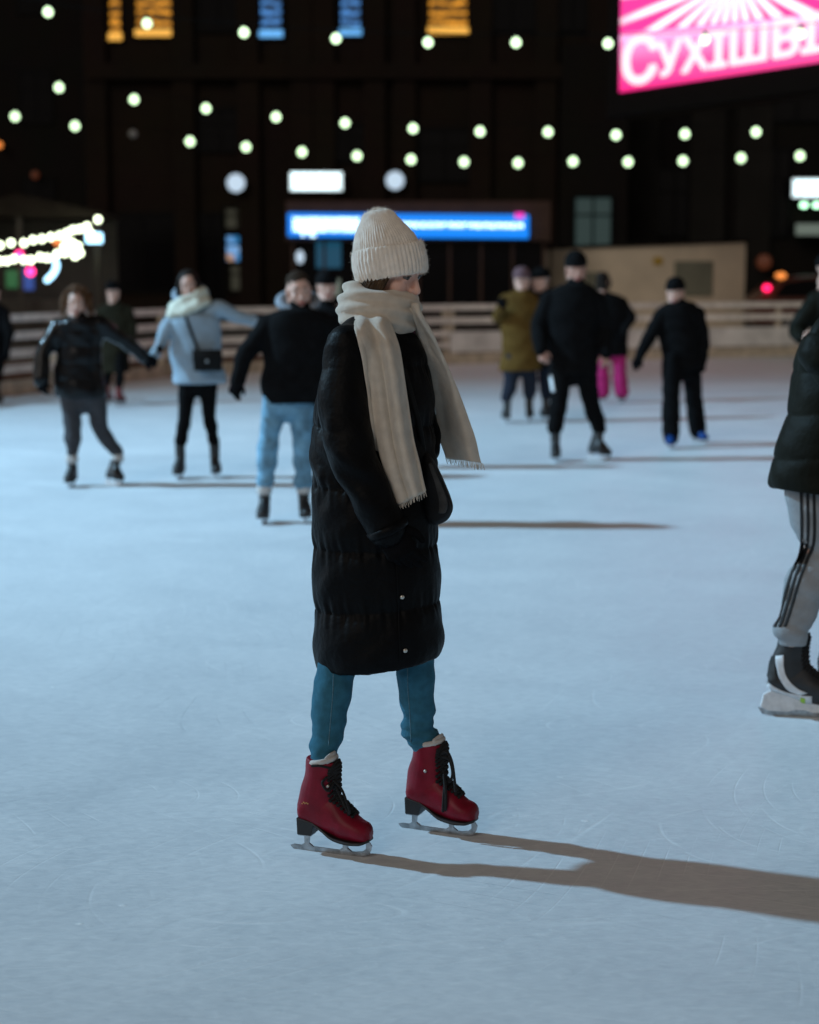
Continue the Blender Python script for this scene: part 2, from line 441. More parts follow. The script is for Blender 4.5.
class MB:
    def __init__(self):
        self.v, self.f, self.n = [], [], 0

    def add(self, verts, faces):
        self.v.append(np.asarray(verts, float).reshape(-1, 3))
        o = self.n
        self.f.extend([tuple(i + o for i in f) for f in faces])
        self.n += len(self.v[-1])
        return self

    def rings(self, rings, caps=True, closed=False):
        """rings: list of (n,3) arrays, same n"""
        n = len(rings[0]); V = np.vstack(rings); F = []
        m = len(rings)
        for i in range(m if closed else m - 1):
            a, b = i * n, ((i + 1) % m) * n
            for j in range(n):
                k = (j + 1) % n
                F.append((a + j, a + k, b + k, b + j))
        if caps and not closed:
            F.append(tuple(range(n - 1, -1, -1)))
            F.append(tuple(range((m - 1) * n, m * n)))
        return self.add(V, F)

    def tube(self, pts, radii, n=12, side=None, sub=1, caps=True, round_caps=True):
        """pts (k,3); radii (k,) or (k,2) = (along side, across)"""
        pts = np.asarray(pts, float); r = np.asarray(radii, float)
        if r.ndim == 0:
            r = np.full(len(pts), float(r))
        if r.ndim == 1:
            r = np.stack([r, r], 1)
        if sub > 1:
            q = catmull(np.hstack([pts, r]), sub); pts, r = q[:, :3], np.maximum(q[:, 3:], 1e-4)
        k = len(pts)
        T = np.zeros_like(pts)
        T[1:-1] = pts[2:] - pts[:-2]; T[0] = pts[1] - pts[0]; T[-1] = pts[-1] - pts[-2]
        T = np.array([unit(t) for t in T])
        if side is None:
            s = A(1, 0, 0) if abs(T[0][0]) < 0.8 else A(0, 1, 0)
        else:
            s = np.asarray(side, float)
        rings = []
        ang = np.linspace(0, 2 * math.pi, n, endpoint=False)

        def ring(c, u, w, ru, rw):
            return c + np.outer(np.cos(ang), u) * ru + np.outer(np.sin(ang), w) * rw
        fr = []
        for i in range(k):
            u = unit(s - T[i] * np.dot(s, T[i])); w = np.cross(T[i], u); fr.append((u, w))
            if side is None:
                s = u
        if caps and round_caps:
            u, w = fr[0]; h = min(r[0])
            for q in (0.15, 0.55, 0.85):
                rings.append(ring(pts[0] - T[0] * h * math.sqrt(1 - q * q), u, w, r[0][0] * q, r[0][1] * q))
        for i in range(k):
            rings.append(ring(pts[i], *fr[i], *r[i]))
        if caps and round_caps:
            u, w = fr[-1]; h = min(r[-1])
            for q in (0.85, 0.55, 0.15):
                rings.append(ring(pts[-1] + T[-1] * h * math.sqrt(1 - q * q), u, w, r[-1][0] * q, r[-1][1] * q))
        return self.rings(rings, caps)

    def ellipsoid(self, c, ax, ay, az, nu=20, nv=12):
        c = np.asarray(c, float)
        rings = []
        for i in range(nv + 1):
            t = math.pi * (0.02 + 0.96 * i / nv)
            a = np.linspace(0, 2 * math.pi, nu, endpoint=False)
            rings.append(c + np.outer(np.cos(a), ax) * math.sin(t) + np.outer(np.sin(a), ay) * math.sin(t) - np.asarray(az) * math.cos(t))
        return self.rings(rings)

    def box(self, lo, hi, xf=None):
        x0, y0, z0 = lo; x1, y1, z1 = hi
        V = A(*[[x0, y0, z0], [x1, y0, z0], [x1, y1, z0], [x0, y1, z0], [x0, y0, z1], [x1, y0, z1], [x1, y1, z1], [x0, y1, z1]])
        if xf is not None:
            V = np.array([xf(v) for v in V])
        return self.add(V, [(3, 2, 1, 0), (4, 5, 6, 7), (0, 1, 5, 4), (1, 2, 6, 5), (2, 3, 7, 6), (3, 0, 4, 7)])

    def prism(self, outline, half, xf=None):
        """outline in (x, z), extruded along y by +-half"""
        n = len(outline)
        V = [[x, -half, z] for x, z in outline] + [[x, half, z] for x, z in outline]
        V = np.array(V, float)
        if xf is not None:
            V = np.array([xf(v) for v in V])
        F = [tuple(range(n)), tuple(range(2 * n - 1, n - 1, -1))]
        for i in range(n):
            j = (i + 1) % n
            F.append((j, i, i + n, j + n))
        return self.add(V, F)

    def grid(self, Gd):
        """Gd (r,c,3) open sheet"""
        r, c = Gd.shape[:2]
        F = []
        for i in range(r - 1):
            for j in range(c - 1):
                F.append((i * c + j, i * c + j + 1, (i + 1) * c + j + 1, (i + 1) * c + j))
        return self.add(Gd.reshape(-1, 3), F)

    def mesh(self, name='m', offset=None):
        me = bpy.data.meshes.new(name)
        V = np.vstack(self.v)
        if offset is not None:
            V = V - offset
        me.from_pydata(V.tolist(), [], self.f)
        me.update()
        return me


def snoise(co, freq, seed=0, n=7):
    rs = np.random.RandomState(seed)
    out = np.zeros(len(co))
    for _ in range(n):
        d = rs.normal(size=3); d /= np.linalg.norm(d)
        out += np.sin(co @ (d * freq * (0.6 + 0.8 * rs.rand())) + rs.rand() * 6.28)
    return out / math.sqrt(n)


ORIGIN = {}


def apply_mods(me, mods):
    ob = bpy.data.objects.new('tmp', me); COL.objects.link(ob)
    for kind, kw in mods:
        md = ob.modifiers.new('m', kind)
        for k, v in kw.items():
            setattr(md, k, v)
    dg = bpy.context.evaluated_depsgraph_get()
    out = bpy.data.meshes.new_from_object(ob.evaluated_get(dg))
    bpy.data.objects.remove(ob)
    return out


def build(mb, name, material, parent=None, origin=None, voxel=None, smooth=4, disp=None, shade=True, bevel=None, solid=None, subsurf=0, post=None):
    """one mesh object; vertices of mb are in world space"""
    if parent is not None:
        org = ORIGIN[parent.name]
    else:
        org = A(*origin) if origin is not None else A(0, 0, 0)
    me = mb.mesh(name, org)
    mods = []
    if voxel:
        mods.append(('REMESH', dict(mode='VOXEL', voxel_size=voxel, use_smooth_shade=True)))
        if smooth:
            mods.append(('SMOOTH', dict(iterations=smooth, factor=0.5)))
    if solid:
        mods.append(('SOLIDIFY', dict(thickness=solid, offset=0)))
    if bevel:
        mods.append(('BEVEL', dict(width=bevel, segments=2, limit_method='ANGLE')))
    if subsurf:
        mods.append(('SUBSURF', dict(levels=subsurf, render_levels=subsurf)))
    if mods:
        me = apply_mods(me, mods)
    me.name = name
    if disp is not None:
        n = len(me.vertices)
        co = np.empty(n * 3); me.vertices.foreach_get('co', co); co = co.reshape(-1, 3)
        no = np.empty(n * 3); me.vertex_normals.foreach_get('vector', no); no = no.reshape(-1, 3)
        w = co + org
        r = disp(w, no)
        co = co + (no * r[:, None] if r.ndim == 1 else r)
        me.vertices.foreach_set('co', co.ravel()); me.update()
    if shade:
        me.polygons.foreach_set('use_smooth', [True] * len(me.polygons))
    else:
        me.polygons.foreach_set('use_smooth', [False] * len(me.polygons))
    mats = material if isinstance(material, (list, tuple)) else [material]
    me.materials.clear()
    for m in mats:
        me.materials.append(m)
    ob = bpy.data.objects.new(name, me)
    COL.objects.link(ob)
    if parent is not None:
        ob.parent = parent
    else:
        ob.location = org
    ORIGIN[ob.name] = org
    return ob


def tag(o, label=None, cat=None, group=None, kind=None):
    for k, v in (('label', label), ('category', cat), ('group', group), ('kind', kind)):
        if v:
            o[k] = v
    return o


def empty(name, loc):
    o = bpy.data.objects.new(name, None); COL.objects.link(o)
    o.location = loc; ORIGIN[o.name] = A(*loc)
    return o


def bvh_of(ob):
    off = ORIGIN[ob.name]
    vs = [Vector(v.co) + Vector(off) for v in ob.data.vertices]
    return BVHTree.FromPolygons(vs, [tuple(p.vertices) for p in ob.data.polygons])


def hit(bvh, px, py):
    d = ray(px, py)
    loc, nor, _, _ = bvh.ray_cast(Vector(EYE), Vector(d).normalized())
    return (None, None) if loc is None else (np.array(loc), np.array(nor))


# ------------------------------------------------------------------ anatomy
def frame_from(yaw, pitch=0.0, roll=0.0):
    """yaw: 0 looks at the camera, +90 looks to picture right; pitch down positive"""
    f = A(math.sin(rad(yaw)), -math.cos(rad(yaw)), 0)
    s = A(math.cos(rad(yaw)), math.sin(rad(yaw)), 0)     # picture-right side of a figure facing us
    u = A(0, 0, 1)
    p = rad(pitch)
    f2 = f * math.cos(p) - u * math.sin(p); u2 = u * math.cos(p) + f * math.sin(p)
    r = rad(roll)
    s2 = s * math.cos(r) + u2 * math.sin(r); u3 = u2 * math.cos(r) - s * math.sin(r)
    return f2, s2, u3


def head_geo(mb, C, fr, k=1.0, fine=True):
    f, s, u = fr

    def L(x, y, z):
        return C + (f * x + s * y + u * z) * k

    def E(x, y, z, a, b, c, nu=20, nv=14):
        mb.ellipsoid(L(x, y, z), f * a * k, s * b * k, u * c * k, nu, nv)
    E(-0.012, 0, 0.032, 0.093, 0.074, 0.083)
    E(0.028, 0, -0.030, 0.060, 0.058, 0.085)
    E(0.030, 0, 0.010, 0.060, 0.064, 0.060)
    E(0.066, 0, -0.097, 0.022, 0.026, 0.019)
    for q in (-1, 1):
        mb.tube([L(-0.008, q * 0.060, -0.035), L(0.0, q * 0.056, -0.075), L(0.04, q * 0.034, -0.100), L(0.066, q * 0.008, -0.103)], np.array([0.018, 0.02, 0.018, 0.016]) * k, 10, sub=3)
        E(0.058, q * 0.036, -0.034, 0.026, 0.026, 0.026)
        E(0.0, q * 0.077, -0.010, 0.018, 0.009, 0.031)
        E(0.092, q * 0.0115, -0.038, 0.010, 0.0075, 0.0075)
        E(0.076, q * 0.034, 0.0215, 0.010, 0.022, 0.007)
        E(0.0765, q * 0.033, 0.0070, 0.0108, 0.0165, 0.0066)
        E(0.0745, q * 0.033, -0.0100, 0.010, 0.015, 0.005)
    mb.tube([L(0.079, 0, 0.020), L(0.089, 0, -0.004), L(0.103, 0, -0.026), L(0.108, 0, -0.036), L(0.098, 0, -0.042)], np.array([0.009, 0.008, 0.0088, 0.0094, 0.008]) * k, 10, sub=3)
    E(0.086, 0, -0.064, 0.011, 0.022, 0.007)
    E(0.084, 0, -0.075, 0.011, 0.019, 0.008)
    E(0.076, 0, -0.066, 0.016, 0.032, 0.02)
    fh = unit(A(f[0], f[1], 0))
    nb = L(-0.018, 0, -0.05)
    mb.tube([nb, nb - fh * .004 * k - A(0, 0, .06 * k), nb - fh * .010 * k - A(0, 0, .135 * k)], np.array([0.055, 0.054, 0.06]) * k, 16, sub=3)


def head_extras(root, C, fr, k=1.0, brow=None):
    f, s, u = fr

    def L(x, y, z):
        return C + (f * x + s * y + u * z) * k
    for q in (-1, 1):
        mb = MB(); mb.ellipsoid(L(0.0735, q * 0.033, -0.001), f * 0.0118 * k, s * 0.0125 * k, u * 0.0105 * k, 16, 10)
        e = build(mb, 'eye', M['eye_white'], root)
        mb = MB(); mb.ellipsoid(L(0.0805, q * 0.033 + 0.0, -0.001), f * 0.0058 * k, s * 0.0084 * k, u * 0.0084 * k, 14, 8)
        build(mb, 'iris', M['iris'], e)
        mb = MB(); mb.tube([L(0.088, q * 0.014, 0.021), L(0.087, q * 0.032, 0.027), L(0.074, q * 0.053, 0.022)], np.array([[0.0042, 0.003], [0.0042, 0.0032], [0.002, 0.002]]) * k, 8, side=u, sub=4)
        build(mb, 'eyebrow', brow or M['brow'], root)
    mb = MB(); mb.tube([L(0.092, -0.021, -0.069), L(0.0975, 0, -0.066), L(0.092, 0.021, -0.069)], np.array([[0.004, 0.003], [0.0062, 0.0038], [0.004, 0.003]]) * k, 8, side=u, sub=4)
    mb.tube([L(0.091, -0.018, -0.0735), L(0.0955, 0, -0.0755), L(0.091, 0.018, -0.0735)], np.array([[0.004, 0.003], [0.0062, 0.0038], [0.004, 0.003]]) * k, 8, side=u, sub=4)
    build(mb, 'lips', M['lip'], root)


def hand_geo(mb, W, d, palm_n, k=1.0, curl=0.35, thick=1.0, thumb=1):
    """W wrist point, d direction wrist->knuckles, palm_n out of the palm; five separate fingers"""
    d = unit(d); n = unit(palm_n - d * np.dot(palm_n, d)); s = np.cross(d, n) * thumb
    mb.tube([W - d * 0.01 * k, W + d * 0.035 * k, W + d * 0.085 * k], np.array([[0.026, 0.019], [0.036, 0.017], [0.041, 0.0145]]) * k * thick, 14, side=s, sub=3)
    lens = (0.074, 0.083, 0.078, 0.060)
    for i in range(4):
        off = (1.5 - i) * 0.0205
        b = W + d * (0.074 - 0.004 * abs(i - 1)) * k + s * off * k
        pts = [b]; dirv = unit(d + s * (1.5 - i) * 0.06)
        a = curl * (0.8 + 0.25 * i)
        for seg in (0.46, 0.30, 0.24):
            c, sn = math.cos(a), math.sin(a)
            dv = dirv * c + n * sn
            pts.append(pts[-1] + dv * lens[i] * seg * 1.12 * k)
            a += curl * 0.9
        mb.tube(pts, np.array([0.0092, 0.0088, 0.0078, 0.0062]) * k * thick, 10, side=s, sub=3)
    b = W + d * 0.022 * k + s * 0.026 * k
    p1 = b + (d * 0.55 + s * 0.62 + n * 0.35) * 0.042 * k
    p2 = p1 + (d * 0.80 + s * 0.22 + n * 0.45) * 0.030 * k
    p3 = p2 + (d * 0.86 - s * 0.02 + n * 0.45) * 0.024 * k
    mb.tube([b, p1, p2, p3], np.array([0.014, 0.011, 0.0095, 0.007]) * k * thick, 10, side=n, sub=3)


def beanie_geo(mb, C, fr, k, prof, ribs=34, amp=0.012, fx=1.12, cuff_ribs=None, n=216, lean=0.0, cuff_rows=0):
    """prof rows (r, h) along u from the opening up; lean shifts the tip backwards"""
    f, s, u = fr
    rings = []
    a = np.linspace(0, 2 * math.pi, n, endpoint=False)
    pr = catmull(np.array(prof, float), 6)
    hmax = pr[:, 1].max()
    for i, (r, h) in enumerate(pr):
        q = max(0.0, h) / hmax
        rr = r * (1 + amp * np.abs(np.sin(a * ribs / 2)) ** 0.8 - amp * 0.5)
        c = C + u * h * k - f * lean * (q ** 2) * k
        rings.append(c + np.outer(np.cos(a) * rr * fx * k, f) + np.outer(np.sin(a) * rr * k, s))
    mb.rings(rings, True)


# ------------------------------------------------------------------ skates
def skate_L(base, yaw, k=1.0, roll=0.0, xs=0.90):
    """local (forward, side, up) of a skate -> world; base is on the ice below the ankle"""
    f = A(math.sin(rad(yaw)), -math.cos(rad(yaw)), 0); s = A(math.cos(rad(yaw)), math.sin(rad(yaw)), 0); u = A(0, 0, 1)
    r = rad(roll)
    s2 = s * math.cos(r) + u * math.sin(r); u2 = u * math.cos(r) - s * math.sin(r)

    def L(p):
        return base + (f * (p[0] + 0.035) * xs + s2 * p[1] + u2 * p[2]) * k
    return L


def leg_path(L):
    """where ankle and foot run inside the boot"""
    return [L((-0.022, 0, 0.25)), L((-0.032, 0, 0.16)), L((-0.04, 0, 0.125)), L((0.02, 0, 0.105)), L((0.09, 0, 0.085))]


def skate(root, base, yaw, k=1.0, boot='black_boot', kind='figure', detail=False, roll=0.0, xs=0.90):
    L = skate_L(base, yaw, k, roll, xs)
    f = A(math.sin(rad(yaw)), -math.cos(rad(yaw)), 0)
    mb = MB()
    mb.tube([L((-0.016, 0, 0.278)), L((-0.022, 0, 0.225)), L((-0.030, 0, 0.175)), L((-0.036, 0, 0.125))],
            np.array([[0.048, 0.045], [0.050, 0.042], [0.060, 0.041], [0.064, 0.037]]) * k, 24, side=f, sub=4, round_caps=False)
    ft = catmull(np.array([(-0.103, 0.118, 0.020, 0.024), (-0.085, 0.120, 0.033, 0.037), (-0.03, 0.125, 0.037, 0.056), (0.02, 0.118, 0.040, 0.064), (0.07, 0.094, 0.045, 0.052),
                           (0.115, 0.079, 0.044, 0.035), (0.145, 0.074, 0.035, 0.028), (0.158, 0.070, 0.016, 0.014)]), 4)
    ang = np.linspace(0, 2 * math.pi, 24, endpoint=False)
    rings = []
    for x, z, ry, rz in ft:
        rings.append(np.array([L((x, ry * math.cos(t), z + rz * math.sin(t))) for t in ang]))
    mb.rings(rings)
    vox = 0.0032 if detail else 0.007

    def creases(w, no):
        return 0.0012 * snoise(w, 90, 3) if detail else 0.001 * snoise(w, 60, 3)
    b = build(mb, 'ice_skate', M[boot], root, voxel=vox, smooth=5 if detail else 3, disp=creases)
    # sole and heel
    mb = MB()
    if kind == 'figure':
        mb.prism([(-0.101, 0.104), (-0.100, 0.052), (-0.050, 0.052), (-0.036, 0.092), (-0.06, 0.098)], 0.031, lambda v: L((v[0], v[1] * (0.88 if v[2] < 0.06 else 1.0), v[2])))
        top = catmull(np.array([(-0.050, 0.098), (-0.01, 0.080), (0.03, 0.060), (0.08, 0.053), (0.13, 0.053), (0.157, 0.060)]), 4)
        wid = np.interp(top[:, 0], [-0.05, 0.03, 0.09, 0.13, 0.158], [0.030, 0.040, 0.047, 0.040, 0.016])
        rings = [np.array([L((x, w, z)), L((x, -w, z)), L((x, -w, z - 0.009)), L((x, w, z - 0.009))]) for (x, z), w in zip(top, wid)]
        mb.rings(rings)
        sole_m = M['black_rubber']
    else:
        prof = [(-0.118, 0.072), (-0.128, 0.030), (-0.10, 0.018), (-0.03, 0.016), (0.0, 0.024), (0.03, 0.024), (0.06, 0.016), (0.13, 0.018), (0.168, 0.034), (0.166, 0.062), (0.13, 0.066), (0.0, 0.078), (-0.08, 0.092)]
        mb.prism(prof, 0.013, L)
        sole_m = M['holder']
    build(mb, 'sole' if kind == 'figure' else 'blade_holder', sole_m, b, shade=False, bevel=0.003 * k)
    # runner
    mb = MB()
    if kind == 'figure':
        mb.prism([(-0.138, 0.010), (-0.128, 0.001), (-0.05, 0.0), (0.05, 0.0), (0.125, 0.002), (0.148, 0.010), (0.156, 0.022), (0.160, 0.036), (0.152, 0.046), (0.138, 0.046), (0.139, 0.026), (0.126, 0.017), (0.10, 0.013), (-0.125, 0.014)], 0.0021, L)
        for x, w in ((-0.078, 0.012), (0.062, 0.012)):
            mb.prism([(x - 0.022, 0.0125), (x - 0.007, 0.022), (x - 0.008, 0.054), (x + 0.013, 0.054), (x + 0.010, 0.022), (x + 0.026, 0.0125)], 0.0034, L)
            mb.box((x - 0.022, -0.020, 0.0485), (x + 0.024, 0.020, 0.0515), L)
    else:
        mb.prism([(-0.135, 0.026), (-0.12, 0.004), (-0.06, 0.0), (0.06, 0.0), (0.14, 0.004), (0.172, 0.03), (0.15, 0.028), (0.11, 0.022), (-0.1, 0.020)], 0.0019, L)
    build(mb, 'blade', M['steel'] if detail else M['steel_worn'], b, shade=False)
    return b, L


def skate_laces(boot, L, k=1.0, hitf=None):
    """criss-cross lacing up the front of a figure boot, with a loose bow"""
    # front centre line of the boot (x, z), half-width of the lacing
    bv = bvh_of(boot)

    def on(x, y, z, lift=0.003):
        # drop a point onto the boot from in front and above
        tgt = L((x, y, z)); src = L((x + 0.14, y, z + 0.16))
        d = Vector(tgt - src).normalized()
        loc, nor, _, _ = bv.ray_cast(Vector(src), d)
        if loc is None:
            return tgt
        return np.array(loc) + np.array(nor) * lift
    rows = catmull(np.array([(0.096, 0.120, 0.017), (0.076, 0.138, 0.020), (0.054, 0.158, 0.023), (0.036, 0.180, 0.025), (0.026, 0.204, 0.026), (0.022, 0.228, 0.027), (0.024, 0.250, 0.027), (0.028, 0.266, 0.026)]), 2)
    tongue = MB()
    g = np.array([[on(x, y * 1.0, z, 0.0022) for y in np.linspace(-w * 0.75, w * 0.75, 7)] for x, z, w in rows])
    tongue.grid(g)
    build(tongue, 'tongue', M['black_rubber'], boot, solid=0.003)
    mb = MB()
    for i in range(len(rows)):
        x, z, w = rows[i]
        mb.tube([on(x, -w, z, .004), on(x, 0, z, .0065), on(x, w, z, .004)], 0.0031, 8, sub=4)
        if i + 1 < len(rows):
            x2, z2, w2 = rows[i + 1]
            mb.tube([on(x, -w, z, .004), on((x + x2) / 2, 0, (z + z2) / 2, .009), on(x2, w2, z2, .004)], 0.0033, 8, sub=4)
            mb.tube([on(x, w, z, .004), on((x + x2) / 2, 0, (z + z2) / 2, .010), on(x2, -w2, z2, .004)], 0.0033, 8, sub=4)
    for q in (-1, 1):
        for x, z, w in rows:
            mb.ellipsoid(on(x, q * w * 1.08, z, .002), A(.0055, 0, 0), A(0, .0055, 0), A(0, 0, .0055), 8, 6)
    o = build(mb, 'laces', M['lace'], boot)
    return on


def bow(boot, pts_list, r=0.0036):
    mb = MB()
    for pts in pts_list:
        mb.tube(pts, r, 8, sub=6)
    return build(mb, 'bow', M['lace'], boot)


# ------------------------------------------------------------------ generic clothed skater
def person(sp):
    feet = sp['feet']                       # [(px, py, yaw), (px, py, yaw)]
    gp = [G(a[0], a[1]) for a in feet]
    org = (gp[0] + gp[1]) / 2
    Y0 = sp.get('Y', float(org[1]))
    k = sp.get('k', 1.0)

    def J(j, dy=0.0):
        return P(j[0], j[1], Y0 + (j[2] if len(j) > 2 else 0.0) + dy)
    mpp = Y0 / FPX
    fr = frame_from(*sp['face'])
    hc = J(sp['head'])
    hk = sp.get('hk', 0.98) * k
    # ---- body
    mb = MB()
    head_geo(mb, hc, fr, hk)
    tor = sp['torso']                       # [(py, xl, xr)] top -> hem
    cx = lambda y: np.interp(y, [t[0] for t in tor], [(t[1] + t[2]) / 2 for t in tor])
    hips = [J(l[0]) for l in sp['legs']]
    pel = (hips[0] + hips[1]) / 2
    ytop = tor[0][0]
    chest_top = J((cx(ytop), ytop + 4, sp.get('tdy', 0)))
    neck0 = hc - fr[2] * 0.10 * hk - fr[0] * 0.03 * hk
    mb.tube([neck0, (neck0 + chest_top) / 2, chest_top - A(0, 0, 0.02)], np.array([0.052, 0.054, 0.06]) * k, 14, sub=2)
    mid = (chest_top + pel) / 2
    mb.tube([pel + A(0, 0, .03), pel * 0.6 + chest_top * 0.4, pel * 0.25 + chest_top * 0.75, chest_top - A(0, 0, 0.04 * k)],
            np.array([[0.10, 0.065], [0.095, 0.065], [0.12, 0.08], [0.085, 0.06]]) * k, 18, side=A(1, 0, 0), sub=4)
    hands = []
    for side, key in ((-1, 'armA'), (1, 'armB')):
        sh, el, wr = [J(j) for j in sp[key][:3]]
        mb.tube([sh, el, wr], np.array([0.042, 0.034, 0.024]) * k, 12, sub=5)
        d = unit(wr - el) if len(sp[key]) < 4 else unit(J(sp[key][3]) - wr)
        pn = A(0.25, 0.9, 0) if side < 0 else A(-0.25, 0.9, 0)
        hands.append((wr, d, pn, side))
        hand_geo(mb, wr, d, pn, 0.95 * k, sp.get('curl', 0.45), 1.0, thumb=-side)
    ankles = []
    for i, leg in enumerate(sp['legs']):
        fy = gp[i][1] - Y0 if 'Y' not in sp else 0.0
        hp = J(leg[0], fy * 0.25); kn = J(leg[1], fy * 0.65); an = J(leg[2], fy)
        ankles.append((hp, kn, an))
        L = skate_L(A(gp[i][0], gp[i][1], 0), feet[i][2], sp.get('sk', 1.0) * k, sp.get('roll', (0, 0))[i])
        lp = leg_path(L)
        mb.tube([hp, kn] + lp[:3], np.array([0.066, 0.045, 0.031, 0.029, 0.026]) * k, 14, sub=5)
        mb.tube(lp[2:], np.array([0.026, 0.027, 0.016]) * k, 12, sub=3)
        top = L((-0.02, 0, 0.262))
        lo2 = L((-0.02, 0, 0.14))
        ankles[-1] = (hp, kn, A(lo2[0], lo2[1], lo2[2]) if sp.get('long') else A(top[0], top[1], top[2] + 0.012 * k))
    root = build(mb, 'person', M[sp.get('skin', 'skin')], origin=org, voxel=0.0055 * k if sp.get('bare', True) else 0.007, smooth=3)
    tag(root, sp['label'], 'person', sp.get('group', 'skaters on the ice rink'))
    head_extras(root, hc, fr, hk)
    # ---- gloves
    if sp.get('gloves', True):
        for wr, d, pn, side in hands:
            mb = MB()
            hand_geo(mb, wr, d, pn, 0.97 * k, sp.get('curl', 0.45), 1.3, thumb=-side)
            mb.tube([wr - d * 0.05, wr + d * 0.01], np.array([0.036, 0.034]) * k, 12)
            build(mb, 'glove', M[sp.get('glove_m', 'glove')], root, voxel=0.005, smooth=3)
    # ---- trousers
    mb = MB()
    tr = sp.get('tr', (0.088, 0.064, 0.055))
    mb.tube([pel + A(0, 0, 0.16), pel + A(0, 0, 0.02), pel - A(0, 0, 0.06)], np.array([[0.125, 0.10], [0.14, 0.115], [0.115, 0.10]]) * k, 18, side=A(1, 0, 0), sub=2)
    for hp, kn, an in ankles:
        mb.tube([hp + A(0, 0, .07 * k), hp, hp * 0.5 + kn * 0.5, kn, kn * 0.5 + an * 0.5, an], np.array([tr[0] * .95, tr[0], (tr[0] + tr[1]) / 2, tr[1], (tr[1] * 0.5 + tr[2] * 0.5) * 1.03, tr[2]]) * k, 18, sub=4)
    wr_amp = sp.get('trw', 0.006)
    zlow = min(a[2][2] for a in ankles)

    def wrinkle(w, no):
        q = np.stack([w[:, 0], w[:, 1], w[:, 2] * 2.6], 1)
        low = np.clip(1.4 - (w[:, 2] - zlow) / 0.35, 0.4, 1.4)
        return wr_amp * snoise(q, 16, 5) * low + 0.3 * wr_amp * snoise(w, 55, 6)
    tro = build(mb, 'trousers', M[sp['trousers']], root, voxel=0.010, smooth=3, disp=wrinkle)
    # ---- jacket
    mb = MB()
    ratio = sp.get('ratio', 0.62)
    rings = []
    tt = catmull(np.array(tor, float), 4)
    ang = np.linspace(0, 2 * math.pi, 36, endpoint=False)
    for y, xl, xr in tt:
        a, b = P(xl, y, Y0), P(xr, y, Y0)
        c = (a + b) / 2; rx = (b[0] - a[0]) / 2
        ry = max(min(rx * ratio, 0.20), min(rx * 0.9, 0.125))
        c = c + A(0, sp.get('tdy', 0) * 1.0, 0)
        rings.append(np.stack([c[0] + rx * np.cos(ang), c[1] + ry * np.sin(ang), np.full(36, c[2])], 1))
    mb.rings(rings)
    sr = sp.get('sl', (0.082, 0.066, 0.05))
    arms = []
    for key in ('armA', 'armB'):
        sh, el, wr = [J(j) for j in sp[key][:3]]
        arms.append((sh, el, wr))
        mb.tube([sh, sh * 0.5 + el * 0.5, el, el * 0.5 + wr * 0.5, wr], np.array([sr[0], (sr[0] + sr[1]) / 2, sr[1], (sr[1] + sr[2]) / 2, sr[2]]) * k, 18, sub=4)
        mb.tube([chest_top - A(0, 0, 0.03), sh], np.array([0.075, sr[0] * 0.95]) * k, 16)
    # collar
    if sp.get('collar', True):
        mb.tube([chest_top - A(0, 0, 0.05), chest_top + A(0, 0, 0.025) * 1.0], np.array([[0.115, 0.10], [0.082, 0.08]]) * k, 20, side=A(1, 0, 0))
    zb = rings[-1][0][2]
    bp, ba = sp.get('baffle', (0.0, 0.0))

    def jd(w, no):
        dmin = np.full(len(w), 9.0); tpar = np.zeros(len(w))
        for sh, el, wr in arms:
            for p, q, t0 in ((sh, el, 0.0), (el, wr, np.linalg.norm(el - sh))):
                d = q - p; ln = np.linalg.norm(d); d = d / ln
                t = np.clip((w - p) @ d, 0, ln)
                dist = np.linalg.norm(w - p - np.outer(t, d), axis=1)
                mk = dist < dmin
                dmin = np.where(mk, dist, dmin); tpar = np.where(mk, t0 + t, tpar)
        sleeve = np.clip((sr[0] * k * 1.12 - dmin) / 0.03, 0, 1)
        q = np.stack([w[:, 0], w[:, 1], w[:, 2] * 1.6], 1)
        out = 0.006 * snoise(q, 17, 8) + 0.003 * snoise(w, 45, 9)
        if bp:
            tz = (w[:, 2] - zb) / bp; ta = tpar / bp
            pz = np.abs(np.sin(math.pi * tz)) ** 0.6 - 0.6
            pa = np.abs(np.sin(math.pi * ta)) ** 0.6 - 0.6
            out += ba * (pz * (1 - sleeve) + pa * sleeve)
        return out
    jk = build(mb, sp.get('top_name', 'jacket'), M[sp['jacket']], root, voxel=0.010, smooth=4, disp=jd)
    # ---- headgear
    f, s, u = fr
    hat = sp.get('hat')
    if hat:
        mb = MB()
        C0 = hc + (u * 0.022 - f * 0.010) * hk
        beanie_geo(mb, C0, fr, hk, [(0.086, 0.0), (0.0905, 0.012), (0.0905, 0.050), (0.086, 0.056), (0.080, 0.075), (0.060, 0.103), (0.035, 0.117), (0.010, 0.121), (0.001, 0.121)], 30, 0.02, 1.17, n=90)
        build(mb, 'beanie', M[hat], root)
    hair = sp.get('hair')
    if hair == 'short':
        mb = MB()
        mb.ellipsoid(hc + (-f * 0.016 + u * 0.050) * hk, f * 0.0890 * hk, s * 0.0755 * hk, u * 0.074 * hk, 26, 16)
        mb.ellipsoid(hc + (-f * 0.044 + u * 0.0) * hk, f * 0.056 * hk, s * 0.0755 * hk, u * 0.060 * hk, 26, 16)
        build(mb, 'hair', M['hair_short'], root, voxel=0.005, smooth=2, disp=lambda w, no: 0.0022 * snoise(w, 160, 4))
